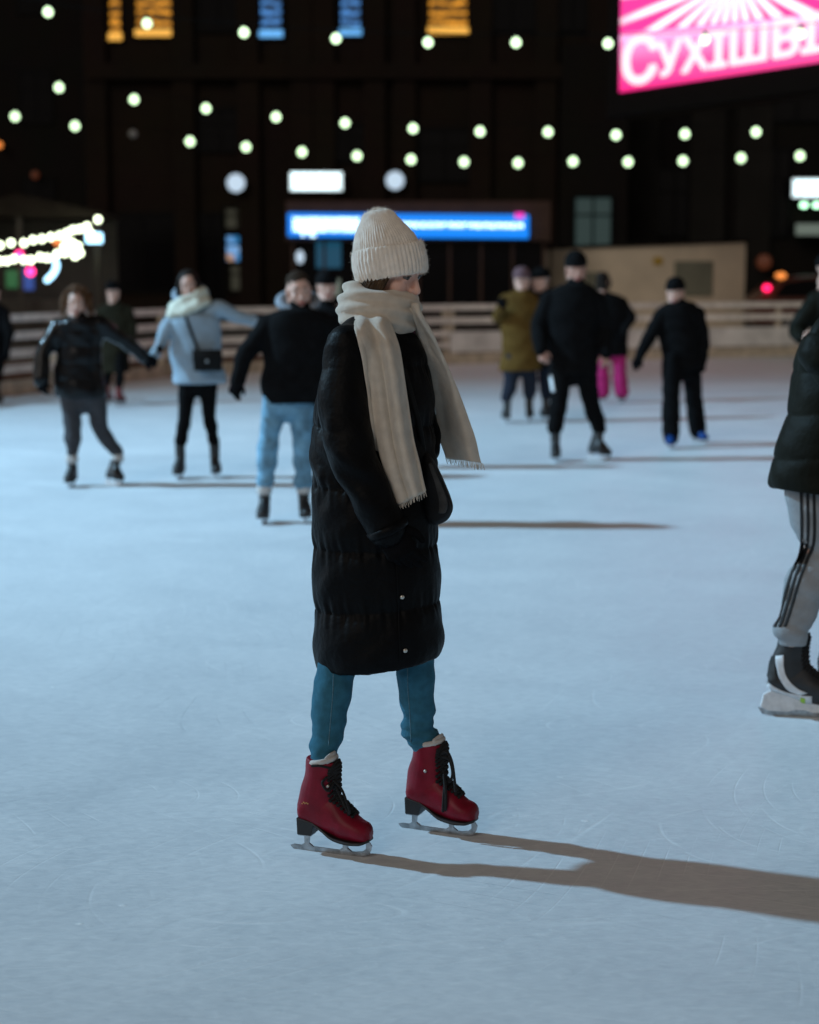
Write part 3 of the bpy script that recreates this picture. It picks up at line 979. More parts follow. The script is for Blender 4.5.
    if hair == 'dark':
        mb = MB()
        mb.ellipsoid(hc + (-f * 0.022 + u * 0.040) * hk, f * 0.094 * hk, s * 0.088 * hk, u * 0.088 * hk, 26, 16)
        for q in (-1, 1):
            mb.tube([hc + (f * 0.03 + s * q * 0.066 + u * 0.05) * hk, hc + (f * 0.025 + s * q * 0.085 - u * 0.01) * hk, hc + (f * 0.01 + s * q * 0.09 - u * 0.08) * hk], np.array([0.018, 0.024, 0.02]) * hk, 10, sub=4)
        mb.ellipsoid(hc + (-f * 0.045 - u * 0.05) * hk, f * 0.06 * hk, s * 0.09 * hk, u * 0.09 * hk, 20, 12)
        build(mb, 'hair', M['hair_dark'], root, voxel=0.006, smooth=2, disp=lambda w, no: 0.003 * snoise(w, 110, 4))
    if hair == 'curly':
        mb = MB()
        rr = random.Random(5)
        mb.ellipsoid(hc + (-f * 0.03 + u * 0.035) * hk, f * 0.095 * hk, s * 0.098 * hk, u * 0.095 * hk, 26, 16)
        for i in range(230):
            th = rr.uniform(-1.0, 1.0) * math.pi; ph = rr.uniform(-0.55, 1.5)
            dr = (f * math.cos(th) * math.cos(ph) + s * math.sin(th) * math.cos(ph) + u * math.sin(ph))
            if np.dot(dr, f) > 0.45 and ph < 0.75:
                continue
            b0 = hc + (-f * 0.025 + u * 0.03) * hk + dr * 0.088 * hk
            drop = A(0, 0, -1) * rr.uniform(0.02, 0.09)
            e1 = unit(np.cross(dr, A(0.3, 0.2, 1))); e2 = unit(np.cross(dr, e1))
            pts = []
            for j in range(9):
                t = j / 8
                c = b0 + dr * (0.05 * math.sin(t * 1.9)) * hk + drop * t * t * 1.4
                pts.append(c + (e1 * math.cos(t * 9 + i) + e2 * math.sin(t * 9 + i)) * 0.011)
            mb.tube(pts, np.linspace(0.0075, 0.0035, 9), 6)
        build(mb, 'hair', M['hair_curly'], root)
    hood = sp.get('hood')
    if hood:
        mb = MB()
        cen = hc - u * 0.095 * hk - f * 0.03
        pts = []
        for a in np.linspace(-2.5, 2.5, 15):
            pts.append(cen - f * math.cos(a) * 0.085 + s * math.sin(a) * 0.115 + u * (0.035 * math.cos(a) + 0.008))
        mb.tube(pts, np.array([[0.030 + 0.016 * math.cos(a), 0.026 + 0.012 * math.cos(a)] for a in np.linspace(-1.3, 1.3, 15)]), 14, sub=2)
        build(mb, 'hood', M[hood], root, voxel=0.008, smooth=3, disp=lambda w, no: 0.004 * snoise(w, 40, 2))
    # ---- skates
    for i in range(2):
        yaw = feet[i][2]
        an = ankles[i][2]
        g = gp[i]
        skate(root, A(g[0], g[1], 0.0), yaw, sp.get('sk', 1.0) * k, sp.get('boots', 'black_boot'), sp.get('skate_kind', 'figure'), roll=sp.get('roll', (0, 0))[i])
    if sp.get('cuffs'):
        for hp, kn, an in ankles:
            mb = MB()
            mb.tube([an - A(0, 0, 0.034 * k), an - A(0, 0, 0.042 * k)], np.array([0.057, 0.057]) * k, 16)
            build(mb, 'sock', M['lining'], root)
    return root, jk, tro


# ================================================================== SETTING
fence_pts = [A(-6.9, 17.5), A(-5.55, 23.4), A(-3.9, 28.3), A(0.75, 32.4), A(5.8, 35.0), A(12.5, 37.4)]
mb = MB()
outl = [(-30, -14), (30, -14), (30, 40)] + [(p[0], p[1]) for p in fence_pts[::-1]] + [(-9.0, 6.0), (-30, 6.0)]
vs = [[x, y, 0.0] for x, y in outl]
mb.add(vs, [tuple(range(len(vs)))])
ice = build(mb, 'ice', M['ice'], shade=False)
tag(ice, kind='structure')
mb = MB(); mb.add([[-300, -200, -0.03], [300, -200, -0.03], [300, 400, -0.03], [-300, 400, -0.03]], [(0, 1, 2, 3)])
tag(build(mb, 'ground', M['paving'], shade=False), kind='structure')


def fence_run(pts, label, lower_panel):
    root = empty('board_fence', (pts[0][0], pts[0][1], 0))
    tag(root, label, 'fence', 'wooden fences round the rink')
    total = []
    for a, b in zip(pts[:-1], pts[1:]):
        d = b - a; ln = np.linalg.norm(d); d = d / ln; n = A(-d[1], d[0])
        if n[1] < 0:
            n = -n

        def X(v, a=a, d=d, n=n):
            q = a + d * v[0] + n * v[1]
            return A(q[0], q[1], v[2])
        total.append((X, ln))
    heights = [(0.995, 1.10), (0.75, 0.86), (0.51, 0.62)]
    for i, (z0, z1) in enumerate(heights):
        if lower_panel and i == 2:
            continue
        mb = MB()
        for X, ln in total:
            mb.box((0.01, 0.0, z0), (ln - 0.01, 0.035, z1), X)
        build(mb, 'board', M['board'], root, shade=False, bevel=0.006)
    mb = MB()
    for X, ln in total:
        mb.box((0.01, 0.0, 0.30), (ln - 0.01, 0.034, 0.41), X)
    if lower_panel:
        mb = MB()
        for X, ln in total:
            mb.box((0.01, 0.0, 0.22), (ln - 0.01, 0.034, 0.60), X)
    build(mb, 'panel' if lower_panel else 'board', M['panel_white'] if lower_panel else M['board'], root, shade=False, bevel=0.006)
    mb = MB()
    for X, ln in total:
        mb.box((0.01, 0.002, 0.0), (ln - 0.01, 0.05, 0.20), X)
    build(mb, 'kick_board', M['board_tan'], root, shade=False, bevel=0.006)
    mb = MB()
    for X, ln in total:
        mb.box((0.01, 0.30, 0.05), (ln - 0.01, 0.34, 0.42), X)
    build(mb, 'back_board', M['board_red'], root, shade=False)
    for X, ln in total:
        npost = max(2, int(ln / 1.6) + 1)
        for j in range(npost):
            t = 0.06 + (ln - 0.12) * j / (npost - 1)
            mb = MB(); mb.box((t - 0.045, 0.036, 0.0), (t + 0.045, 0.12, 1.06), X)
            build(mb, 'post', M['board_tan'], root, shade=False, bevel=0.006)
    return root


fence_run(fence_pts[0:3], 'pale wooden board fence behind the woman with curly hair', False)
fence_run(fence_pts[2:4], 'pale open board fence in front of the kiosk with the blue sign', False)
fence_run(fence_pts[3:6], 'pale board fence with a white lower panel in front of the beige booth', True)


# ---- buildings
def bx(px0, px1, py0, py1, Y):
    a = P(px0, py1, Y); b = P(px1, py0, Y)
    return a[0], b[0], a[2], b[2]


def window_on(bld, x0, x1, z0, z1, Yf, pane, frame='metal_dark', bars=1, sill=None):
    mb = MB()
    t = 0.09
    mb.box((x0 - t, Yf - 0.10, z0 - t), (x1 + t, Yf + 0.0, z0)); mb.box((x0 - t, Yf - 0.10, z1), (x1 + t, Yf + 0.0, z1 + t))
    mb.box((x0 - t, Yf - 0.10, z0), (x0, Yf + 0.0, z1)); mb.box((x1, Yf - 0.10, z0), (x1 + t, Yf + 0.0, z1))
    for j in range(bars):
        xx = x0 + (x1 - x0) * (j + 1) / (bars + 1)
        mb.box((xx - 0.03, Yf - 0.08, z0 + 0.002), (xx + 0.03, Yf - 0.03, z1 - 0.002))
    zz = z0 + (z1 - z0) * 0.66
    mb.box((x0 + 0.002, Yf - 0.078, zz - 0.03), (x1 - 0.002, Yf - 0.032, zz + 0.03))
    w = build(mb, 'window', M[frame], bld, shade=False)
    mb = MB(); mb.box((x0, Yf - 0.025, z0), (x1, Yf - 0.004, z1))
    build(mb, 'pane', M[pane], w, shade=False)
    if sill:
        mb = MB(); mb.box((x0 - 0.05, Yf - 0.16, z0 - 0.02), (x1 + 0.05, Yf - 0.102, z0 + 0.20))
        build(mb, 'sill_light', M[sill], w, shade=False)
    return w


YB = 58.0
xl = P(95, 200, YB)[0]; xr = P(600, 200, YB)[0]
bld = empty('brick_building', ((xl + xr) / 2, YB, 0))
tag(bld, 'dark brown brick building with tall windows hung with gold and blue fairy lights', 'building')
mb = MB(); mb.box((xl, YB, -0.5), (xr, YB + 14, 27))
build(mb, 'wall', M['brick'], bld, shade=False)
for px in (99, 186, 250, 303, 325, 375, 405, 480, 545, 596):
    x = P(px, 200, YB)[0]
    mb = MB(); mb.box((x - 0.35, YB - 0.28, -0.5), (x + 0.35, YB - 0.004, 26.5))
    build(mb, 'pilaster', M['brick'], bld, shade=False, bevel=0.03)
for z in (7.9, 15.6, 26.4):
    mb = MB(); mb.box((xl - 0.1, YB - 0.42, z), (xr + 0.1, YB - 0.285, z + 0.5))
    build(mb, 'cornice', M['stone_grey'] if z > 20 else M['brick'], bld, shade=False, bevel=0.03)
for px0, px1, py, pane, sill in ((110.5, 120, 40, 'curtain_gold', 'sill_gold'), (137, 172, 36, 'curtain_gold', 'sill_gold'), (261, 281, 37, 'curtain_blue', 'sill_blue'), (341, 360, 35, 'curtain_blue', 'sill_blue'), (429, 467, 34, 'curtain_gold', 'sill_gold')):
    x0, x1, z0, _ = bx(px0, px1, 0, py, YB - 0.03)
    window_on(bld, x0, x1, z0, z0 + 4.2, YB - 0.005, pane, bars=0, sill=sill)
for px0, px1 in ((200, 236), (488, 536), (558, 588)):
    x0, x1, _, _ = bx(px0, px1, 0, 40, YB)
    window_on(bld, x0, x1, 9.5, 13.6, YB - 0.005, 'glass')
for px0, px1 in ((112, 170), (200, 240), (260, 294), (335, 366), (428, 468), (490, 535)):
    x0, x1, _, _ = bx(px0, px1, 0, 40, YB)
    window_on(bld, x0, x1, 17.0, 21.5, YB - 0.005, 'glass')
for px0, px1, py0, py1, pane in ((226, 249, 209, 228, 'room_dim'), (552, 586, 205, 290, 'glass'), (110, 176, 215, 290, 'glass'), (200, 222, 215, 300, 'glass'), (420, 470, 130, 180, 'glass'), (335, 365, 125, 160, 'glass'), (200, 240, 110, 150, 'glass')):
    x0, x1, z0, z1 = bx(px0, px1, py0, py1, YB)
    window_on(bld, x0, x1, z0, z1, YB - 0.005, pane)
x0, x1, z0, z1 = bx(227, 252, 236, 261, YB); window_on(bld, x0, x1, z0, z1, YB - 0.005, 'display', bars=0)
x0, x1, z0, z1 = bx(231, 250, 266, 290, YB); window_on(bld, x0, x1, z0, z1, YB - 0.005, 'room_dim', bars=0)

xb0 = P(601, 200, 61)[0]
bl2 = empty('office_building', (xb0 + 12, 61, 0))
tag(bl2, 'dark grey building behind the beige booth with a pale teal window', 'building')
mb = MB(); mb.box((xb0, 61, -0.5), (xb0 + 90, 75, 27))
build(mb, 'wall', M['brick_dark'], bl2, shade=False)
for px in (612, 640, 706, 752, 840, 960):
    x = P(px, 200, 61)[0]
    mb = MB(); mb.box((x - 0.6, 60.7, -0.5), (x + 0.6, 60.996, 24)); build(mb, 'pilaster', M['stone_grey'], bl2, shade=False, bevel=0.03)
for px0, px1, py0, py1, pane in ((655, 695, 60, 110, 'glass'), (655, 695, 170, 235, 'glass'), (765, 790, 150, 235, 'glass'), (765, 830, 60, 120, 'glass')):
    x0, x1, z0, z1 = bx(px0, px1, py0, py1, 61)
    window_on(bl2, x0, x1, z0, z1, 60.995, pane)
# pale teal window belongs to the brick block's right end
x0, x1, z0, z1 = bx(575, 611, 198, 248, 57.5)
wb = empty('stair_tower', ((x0 + x1) / 2, 57.5, 0))
tag(wb, 'dark stair tower with a lit pale teal window between the kiosk and the beige booth', 'building')
mb = MB(); mb.box((x0 - 0.5, 57.55, -0.5), (x1 + 0.55, 57.98, 9.0)); build(mb, 'wall', M['brick_dark'], wb, shade=False)
window_on(wb, x0, x1, z0, z1, 57.54, 'room_teal', bars=1)

bl3 = empty('apartment_block', (-34, 92, 0))
tag(bl3, 'unlit dark apartment block far behind the lit market stall', 'building')
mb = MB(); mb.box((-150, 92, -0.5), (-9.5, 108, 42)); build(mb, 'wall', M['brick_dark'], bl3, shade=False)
for i in range(8):
    for j in range(6):
        x0 = -36 + i * 3.2
        window_on(bl3, x0, x0 + 1.6, 4 + j * 5.5, 6.6 + j * 5.5, 91.995, 'glass')


def wall_lamp(px, py, Y, m, r, label):
    c = P(px, py, Y)
    root = empty('wall_lamp', c + A(0, 0.35, 0)); tag(root, label, 'lamp')
    mb = MB(); mb.ellipsoid(c, A(r, 0, 0), A(0, r, 0), A(0, 0, r), 16, 10); build(mb, 'lamp_globe', M[m], root)
    mb = MB(); mb.tube([c + A(0, r * 0.9, 0), c + A(0, 0.45, 0)], 0.04, 8); mb.box(tuple(c + A(-.12, .42, -.12)), tuple(c + A(.12, .5, .12)))
    build(mb, 'bracket', M['metal_dark'], root, shade=False)


wall_lamp(-1, 145, 91.3, 'amber', 0.16, 'small orange lamp at the left edge of the dark block')
wall_lamp(35, 175, 91.3, 'dim_orange', 0.20, 'faint orange lamp above the market stall lights')
wall_lamp(764, 262, 60.3, 'dim_orange', 0.26, 'faint orange lamp above the parked car')


# ---- signs on the brick building
def round_sign(px, py, r_px, label):
    c = P(px, py, YB - 0.6); r = r_px / FPX * (YB - 0.6)
    root = empty('round_sign', c); tag(root, label, 'sign', 'round lit signs')
    mb = MB(); mb.tube([c + A(0, 0.10, 0), c + A(0, -0.02, 0)], r, 40, round_caps=False); build(mb, 'housing', M['metal_dark'], root, shade=False)
    mb = MB(); mb.tube([c + A(0, -0.021, 0), c + A(0, -0.05, 0)], r * 0.96, 40, round_caps=False); build(mb, 'lit_face', M['sign_cool'], root, shade=False)
    mb = MB(); mb.box(tuple(c + A(-0.05, 0.101, -0.05)), tuple(c + A(0.05, 0.62, 0.05))); build(mb, 'bracket', M['metal_dark'], root, shade=False)


round_sign(236, 183, 9.2, 'round white lit sign above the dim window, left of the white box sign')
round_sign(395, 180.5, 9.2, 'round white lit sign to the right of the white box sign')


def glyph_row(mb, x0, x1, z0, z1, Y, n, rr, depth=0.03, xf=None):
    """a row of blurred, unreadable raised strokes"""
    w = (x1 - x0) / n
    for i in range(n):
        a = x0 + i * w; kind = rr.randrange(4); t = w * 0.22
        strokes = {0: [(a + w * .12, z0, a + w * .12 + t, z1), (a + w * .62, z0, a + w * .62 + t, z1), (a + w * .34, (z0 + z1) / 2 - t / 2, a + w * .62, (z0 + z1) / 2 + t / 2)],
                   1: [(a + w * .12, z0, a + w * .12 + t, z1), (a + w * .34, z1 - t, a + w * .85, z1)],
                   2: [(a + w * .15, z0, a + w * .80, z0 + t), (a + w * .15, z1 - t, a + w * .80, z1), (a + w * .15, z0 + t, a + w * .15 + t, z1 - t)],
                   3: [(a + w * .12, z0, a + w * .12 + t, z1), (a + w * .62, z0, a + w * .62 + t, z1), (a + w * .34, z1 - t, a + w * .62, z1)]}[kind]
        for p in strokes:
            mb.box((p[0], Y - depth, p[1]), (p[2], Y, p[3]), xf)


x0, x1, z0, z1 = bx(289, 343, 171, 191.5, YB - 0.6)
sg = empty('box_sign', ((x0 + x1) / 2, YB - 0.6, z0)); tag(sg, 'rectangular white lit box sign with two blurred lines, between the round signs', 'sign')
mb = MB(); mb.box((x0, YB - 0.5, z0), (x1, YB - 0.3, z1)); build(mb, 'housing', M['metal_dark'], sg, shade=False, bevel=0.03)
mb = MB(); mb.box((x0 + .03, YB - 0.53, z0 + .03), (x1 - .03, YB - 0.502, z1 - .03)); build(mb, 'lit_face', M['sign_white'], sg, shade=False)
mb = MB(); glyph_row(mb, x0 + .1, x1 - .1, z0 + (z1 - z0) * .42, z1 - .08, YB - 0.532, 6, random.Random(3)); glyph_row(mb, x0 + .1, x1 - .2, z0 + .08, z0 + (z1 - z0) * .26, YB - 0.532, 11, random.Random(4))
build(mb, 'lettering', M['sign_text'], sg, shade=False)
mb = MB(); mb.box((x0 + .4, YB - 0.298, z0 + .3), (x0 + .55, YB - 0.003, z0 + .45)); mb.box((x1 - .55, YB - 0.298, z0 + .3), (x1 - .4, YB - 0.003, z0 + .45)); build(mb, 'bracket', M['metal_dark'], sg, shade=False)

# shop sign at the right edge
x0, x1, z0, z1 = bx(792, 850, 178, 198, 60.2)
sg = empty('shop_sign', ((x0 + x1) / 2, 60.3, z0)); tag(sg, 'white lit shop sign at the right edge with two green lamps below it', 'sign')
mb = MB(); mb.box((x0, 60.3, z0), (x1, 60.69, z1)); build(mb, 'housing', M['metal_dark'], sg, shade=False, bevel=0.03)
mb = MB(); mb.box((x0 + .03, 60.25, z0 + .03), (x1 - .03, 60.298, z1 - .03)); build(mb, 'lit_face', M['sign_white'], sg, shade=False)
mb = MB(); glyph_row(mb, x0 + .1, x1 - .1, z0 + .1, z1 - .1, 60.248, 7, random.Random(8)); build(mb, 'lettering', M['sign_text'], sg, shade=False)
for px in (804, 816.5):
    c = P(px, 205, 60.3); mb = MB(); mb.ellipsoid(c, A(.13, 0, 0), A(0, .1, 0), A(0, 0, .09), 14, 8); build(mb, 'lamp', M['lamp_green'], sg)
x0, x1, z0, z1 = bx(795, 850, 224, 235, 60.3)
sg = empty('awning', ((x0 + x1) / 2, 60.3, z0)); tag(sg, 'pale narrow lit canopy strip under the shop sign at the right edge', 'awning')
mb = MB(); mb.box((x0, 60.1, z0), (x1, 60.2, z1)); build(mb, 'fascia', M['pale_bar'], sg, shade=False)
mb = MB(); mb.box((x0, 60.202, z0 + .05), (x1, 60.69, z1 - 0.05)); build(mb, 'canopy', M['metal_dark'], sg, shade=False)

# ---- kiosk with the blue sign
YK = 44.0
x0, x1, zt, _z = bx(286, 551, 205, 243, YK); zs0 = P(400, 240, YK)[2]; zs1 = P(400, 206, YK)[2]
ks = empty('kiosk', ((x0 + x1) / 2, YK + 1.2, 0)); tag(ks, 'brown glazed kiosk with a long glowing blue sign behind the fence', 'kiosk')
mb = MB(); mb.box((x0, YK, zs0 - 0.03), (x1, YK + 3.0, zs1 + 0.12)); build(mb, 'roof_band', M['kiosk_brown'], ks, shade=False, bevel=0.02)
mb = MB(); mb.box((x0 + .1, YK + 0.25, 0), (x1 - .1, YK + 2.9, 0.75)); build(mb, 'base', M['kiosk_dark'], ks, shade=False)
mb = MB(); mb.box((x0 + .16, YK + 0.32, 0.752), (x1 - .16, YK + 2.8, zs0 - 0.032)); build(mb, 'glazing', M['glass'], ks, shade=False)
for i in range(9):
    x = x0 + .12 + (x1 - x0 - .3) * i / 8
    mb = MB(); mb.box((x, YK + 0.2, 0.752), (x + .07, YK + 0.312, zs0 - 0.031)); build(mb, 'mullion', M['kiosk_brown'], ks, shade=False)
a0, a1, _, _ = bx(288, 529, 205, 243, YK - .1)
sz0, sz1 = P(400, 236.5, YK - .1)[2], P(400, 213, YK - .1)[2]
tilt = lambda v: A(v[0], v[1], v[2] - (v[0] - a0) / (a1 - a0) * 0.05)
mb = MB(); mb.box((a0, YK - 0.16, sz0), (a1, YK - 0.004, sz1), tilt)
sgn = build(mb, 'sign_panel', M['sign_blue'], ks, shade=False, bevel=0.03)
b0, b1, _, _ = bx(293, 360, 205, 243, YK - .17)
zz0, zz1 = P(400, 231.5, YK - .17)[2], P(400, 217.5, YK - .17)[2]
mb = MB(); rr = random.Random(2)
glyph_row(mb, b0, b1, zz0, zz1, YK - 0.164, 14, rr, 0.03, tilt)
glyph_row(mb, b0 + .05, b1 - .05, zz0 + .03, zz1 - .04, YK - 0.166, 13, rr, 0.03, tilt)
glyph_row(mb, b0 + .2, b0 + .6, zz0 - .12, zz0 + .03, YK - 0.164, 2, rr, 0.03, tilt)
c0, c1, _, _ = bx(372, 524, 205, 243, YK - .17)
glyph_row(mb, c0, c1, zz0 + .13, zz1 - .10, YK - 0.164, 22, rr, 0.03, tilt)
build(mb, 'lettering', M['sign_text'], sgn, shade=False)
d0, d1, _, _ = bx(515, 524, 205, 243, YK - .17)
mb = MB(); mb.box((d0, YK - 0.21, zz1 - .02), (d1, YK - 0.164, zz1 + .11)); build(mb, 'badge', M['sign_pink'], sgn, shade=False)
x0, x1, z0, z1 = bx(316, 341, 240, 268, YK + .2)
mb = MB(); mb.box((x0, YK + .24, z0), (x1, YK + .315, z1)); build(mb, 'display_poster', M['display_dim'], ks, shade=False)
x0, x1, z0, z1 = bx(322, 340, 279, 296, YK + .2)
mb = MB(); mb.box((x0, YK + .24, z0), (x1, YK + .315, z1)); build(mb, 'display_poster', M['pale_bar'], ks, shade=False)
c = P(300, 257, YK - .2)
root = empty('hanging_lamp', c); tag(root, 'small oval white lamp hanging under the left end of the blue sign', 'lamp')
mb = MB(); mb.ellipsoid(c, A(.10, 0, 0), A(0, .10, 0), A(0, 0, .16), 14, 10); build(mb, 'lamp_globe', M['sign_cool'], root)
mb = MB(); mb.tube([c + A(0, 0, .15), c + A(0, 0, .48)], 0.012, 6); build(mb, 'cord', M['cable'], root)

# ---- beige booth
YC = 46.0
x0, x1, _, zt = bx(551, 746, 246, 300, YC)
bo = empty('booth', ((x0 + x1) / 2, YC + 1.3, 0)); tag(bo, 'low beige booth with a dark green shutter and a small yellow mark', 'booth')
mb = MB(); mb.prism([(x0, 0), (x1, 0), (x1, zt + 0.10), (x0, zt - 0.08)], 1.3, lambda v: A(v[0], YC + 1.3 + v[1], v[2])); build(mb, 'wall', M['beige'], bo, shade=False, bevel=0.02)
mb = MB(); mb.prism([(x0 - .06, zt - .076), (x1 + .06, zt + .104), (x1 + .06, zt + .17), (x0 - .06, zt - .01)], 1.4, lambda v: A(v[0], YC + 1.3 + v[1], v[2])); build(mb, 'roof', M['stone_grey'], bo, shade=False)
q0, q1, r0, r1 = bx(674, 713, 261, 296, YC - .03)
mb = MB(); mb.box((q0, YC - 0.05, r0), (q1, YC - 0.004, r1)); build(mb, 'shutter', M['greengrey'], bo, shade=False, bevel=0.01)
q0, q1, r0, r1 = bx(585, 608, 272, 298, YC - .03)
mb = MB(); mb.box((q0, YC - 0.05, r0), (q1, YC - 0.004, r1)); build(mb, 'shutter', M['greengrey'], bo, shade=False, bevel=0.01)
c = P(658, 261, YC - .02)
mb = MB()
for i in range(4):
    a = i * math.pi / 2 + .6
    mb.ellipsoid(c + A(math.cos(a) * .07, 0, math.sin(a) * .06), A(.08, 0, 0), A(0, .016, 0), A(0, 0, .06), 12, 8)
build(mb, 'emblem', M['yellow_paint'], bo)

# ---- LED billboard
Ya, Yb2 = 40.0, 34.45
pa = P(620, 92, Ya); pb = P(819, 62, Yb2)
e1 = unit(A(pb[0] - pa[0], pb[1] - pa[1], 0)); e3 = A(0, 0, 1); nrm = np.cross(e1, e3)   # towards the rink
if nrm[1] > 0:
    nrm = -nrm
W = np.linalg.norm((pb - pa)[:2]) * 1.35
z_b = (pa[2] + pb[2]) / 2
bb = bpy.data.objects.new('billboard', None); COL.objects.link(bb)
bb.matrix_world = Matrix(((e1[0], -nrm[0], 0, pa[0]), (e1[1], -nrm[1], 0, pa[1]), (0, 0, 1, z_b), (0, 0, 0, 1)))
ORIGIN[bb.name] = A(0, 0, 0)
tag(bb, 'large lit billboard screen with white lettering on pink under a white sunburst', 'billboard')
mb = MB(); mb.box((0, -0.02, 0), (W, 0.02, 4.4)); scr = build(mb, 'screen', M['led'], bb, shade=False)
mb = MB(); mb.box((-0.55, 0.03, -0.55), (W + 0.4, 0.8, 4.9)); build(mb, 'frame', M['metal_dark'], bb, shade=False, bevel=0.05)
mb = MB(); mb.box((7.6, 0.1, -z_b), (8.3, 0.75, -0.56)); build(mb, 'post', M['stone_grey'], bb, shade=False, bevel=0.05)
cu = bpy.data.curves.new('lettering', 'FONT'); cu.body = 'C'
cu.size = 1.0; cu.offset = 0.030; cu.extrude = 0.012


def font_mesh(body, size, offset, xscale):
    cu = bpy.data.curves.new('t', 'FONT'); cu.body = body; cu.size = size; cu.offset = offset; cu.extrude = 0.012
    ob = bpy.data.objects.new('t', cu); COL.objects.link(ob)
    dg = bpy.context.evaluated_depsgraph_get()
    me = bpy.data.meshes.new_from_object(ob.evaluated_get(dg)); bpy.data.objects.remove(ob)
    V = np.array([v.co[:] for v in me.vertices]); F = [tuple(p.vertices) for p in me.polygons]
    return A(0, 0, 0) + np.stack([V[:, 0] * xscale, -0.034 - V[:, 2], V[:, 1]], 1), F


mb = MB()
def bold(V, F, w):
    for i, (dx, dz) in enumerate(((0, 0), (-w, 0), (w, 0), (0, -w * .6), (0, w * .6), (-w * .7, w * .4), (w * .7, -w * .4))):
        mb.add(V + A(dx, -.003 * i, dz), F)


V, F = font_mesh('\u0421', 1.34, 0.0, 1.40); V[:, 0] += 0.17 - V[:, 0].min(); V[:, 2] += 0.14; bold(V, F, .06); xe = V[:, 0].max()
V, F = font_mesh('\u0423\u0425\u0406\u0428\u0412\u0406\u041b\u0406', 0.98, 0.0, 1.38); V[:, 0] += xe + 0.08 - V[:, 0].min(); V[:, 2] += 0.20; bold(V, F, .042)
lim = V[:, 0].max()
build(mb, 'lettering', M['led_white'], scr, shade=False)
EXTRA_W = lim

# ---- market stall with garlands on the left
YS = 42.0
x0, x1, _, _ = bx(-60, 100, 200, 300, YS)
st = empty('market_stall', ((x0 + x1) / 2, YS + 1, 0)); tag(st, 'dark market stall at the left edge under garlands of white bulbs', 'stall')
mb = MB(); mb.prism([(x0, 3.05), (x1 + .2, 3.0), (x1, 3.12), ((x0 + x1) / 2, 3.55)], 1.3, lambda v: A(v[0], YS + 1.2 + v[1], v[2])); build(mb, 'canopy', M['canvas'], st, shade=False)
mb = MB(); mb.box((x0, YS + .5, 0), (x1 - .5, YS + 1.0, 1.05)); build(mb, 'counter', M['kiosk_dark'], st, shade=False, bevel=0.02)
for x in (x0 + .1, (x0 + x1) / 2, x1 - .1):
    mb = MB(); mb.box((x - .05, YS, 0), (x + .05, YS + .1, 3.0)); build(mb, 'post', M['kiosk_dark'], st, shade=False)
mb = MB(); mb.box((x0, YS + 2.3, 0), (x1, YS + 2.4, 3.0)); build(mb, 'back_wall', M['kiosk_dark'], st, shade=False)
q0, q1, r0, r1 = bx(19, 33, 268, 290, YS + .8)
mb = MB(); mb.box((q0, YS + .8, r0), (q1, YS + .9, r1)); build(mb, 'lit_panel', M['panel_blue'], st, shade=False, bevel=.02)
q0, q1, r0, r1 = bx(6, 17, 270, 288, YS + .8)
mb = MB(); mb.box((q0, YS + .8, r0), (q1, YS + .9, r1)); build(mb, 'lit_panel', M['panel_green'], st, shade=False, bevel=.02)


def lit_ball(px, py, Y, r, m, label, name='lamp', cat='lamp'):
    c = P(px, py, Y); root = empty(name, c); tag(root, label, cat)
    mb = MB(); mb.ellipsoid(c, A(r, 0, 0), A(0, r, 0), A(0, 0, r), 16, 10); build(mb, 'lamp_globe', M[m], root)
    mb = MB(); mb.tube([c + A(0, 0, r), c + A(0, 0.15, r + 0.5)], 0.012, 6); build(mb, 'cord', M['cable'], root)


lit_ball(19.5, 255, YS - .2, .10, 'neon_pink', 'pink lamp between the two rows of bulbs on the market stall')
lit_ball(30.5, 271.5, YS - .2, .10, 'neon_pink', 'pink lamp hanging beside the blue panel of the stall')
lit_ball(56.5, 242, YS - .2, .08, 'neon_orange', 'small orange lamp between the garlands of the stall')
c = [P(*p, YS - .3) for p in ((54, 258), (56.5, 266), (53, 274), (47, 280))]
root = empty('light_figure', c[-1]); tag(root, 'curved bluish white light tube hanging below the stall garland', 'light')
mb = MB(); mb.tube(c, 0.06, 12, sub=6); build(mb, 'tube', M['neon_white'], root)
mb = MB(); mb.tube([c[0], c[0] + A(0, .1, .6)], 0.012, 6); build(mb, 'cord', M['cable'], root)
x0_, x1_, z0_, z1_ = bx(86, 102, 233, 243, YS - .25)
root = empty('light_box', ((x0_ + x1_) / 2, YS - .25, z0_)); tag(root, 'bluish white light box at the right end of the stall garlands', 'light')
mb = MB(); mb.box((x0_, YS - .28, z0_), (x1_, YS - .2, z1_)); build(mb, 'lit_face', M['neon_white'], root, shade=False, bevel=.03)
mb = MB(); mb.box((x0_ + .02, YS - .198, z0_ + .02), (x1_ - .02, YS - .1, z1_ - .02)); build(mb, 'housing', M['metal_dark'], root, shade=False)

# ---- festoon strings
bulb_me, sock_me, off_me = {}, {}, {}


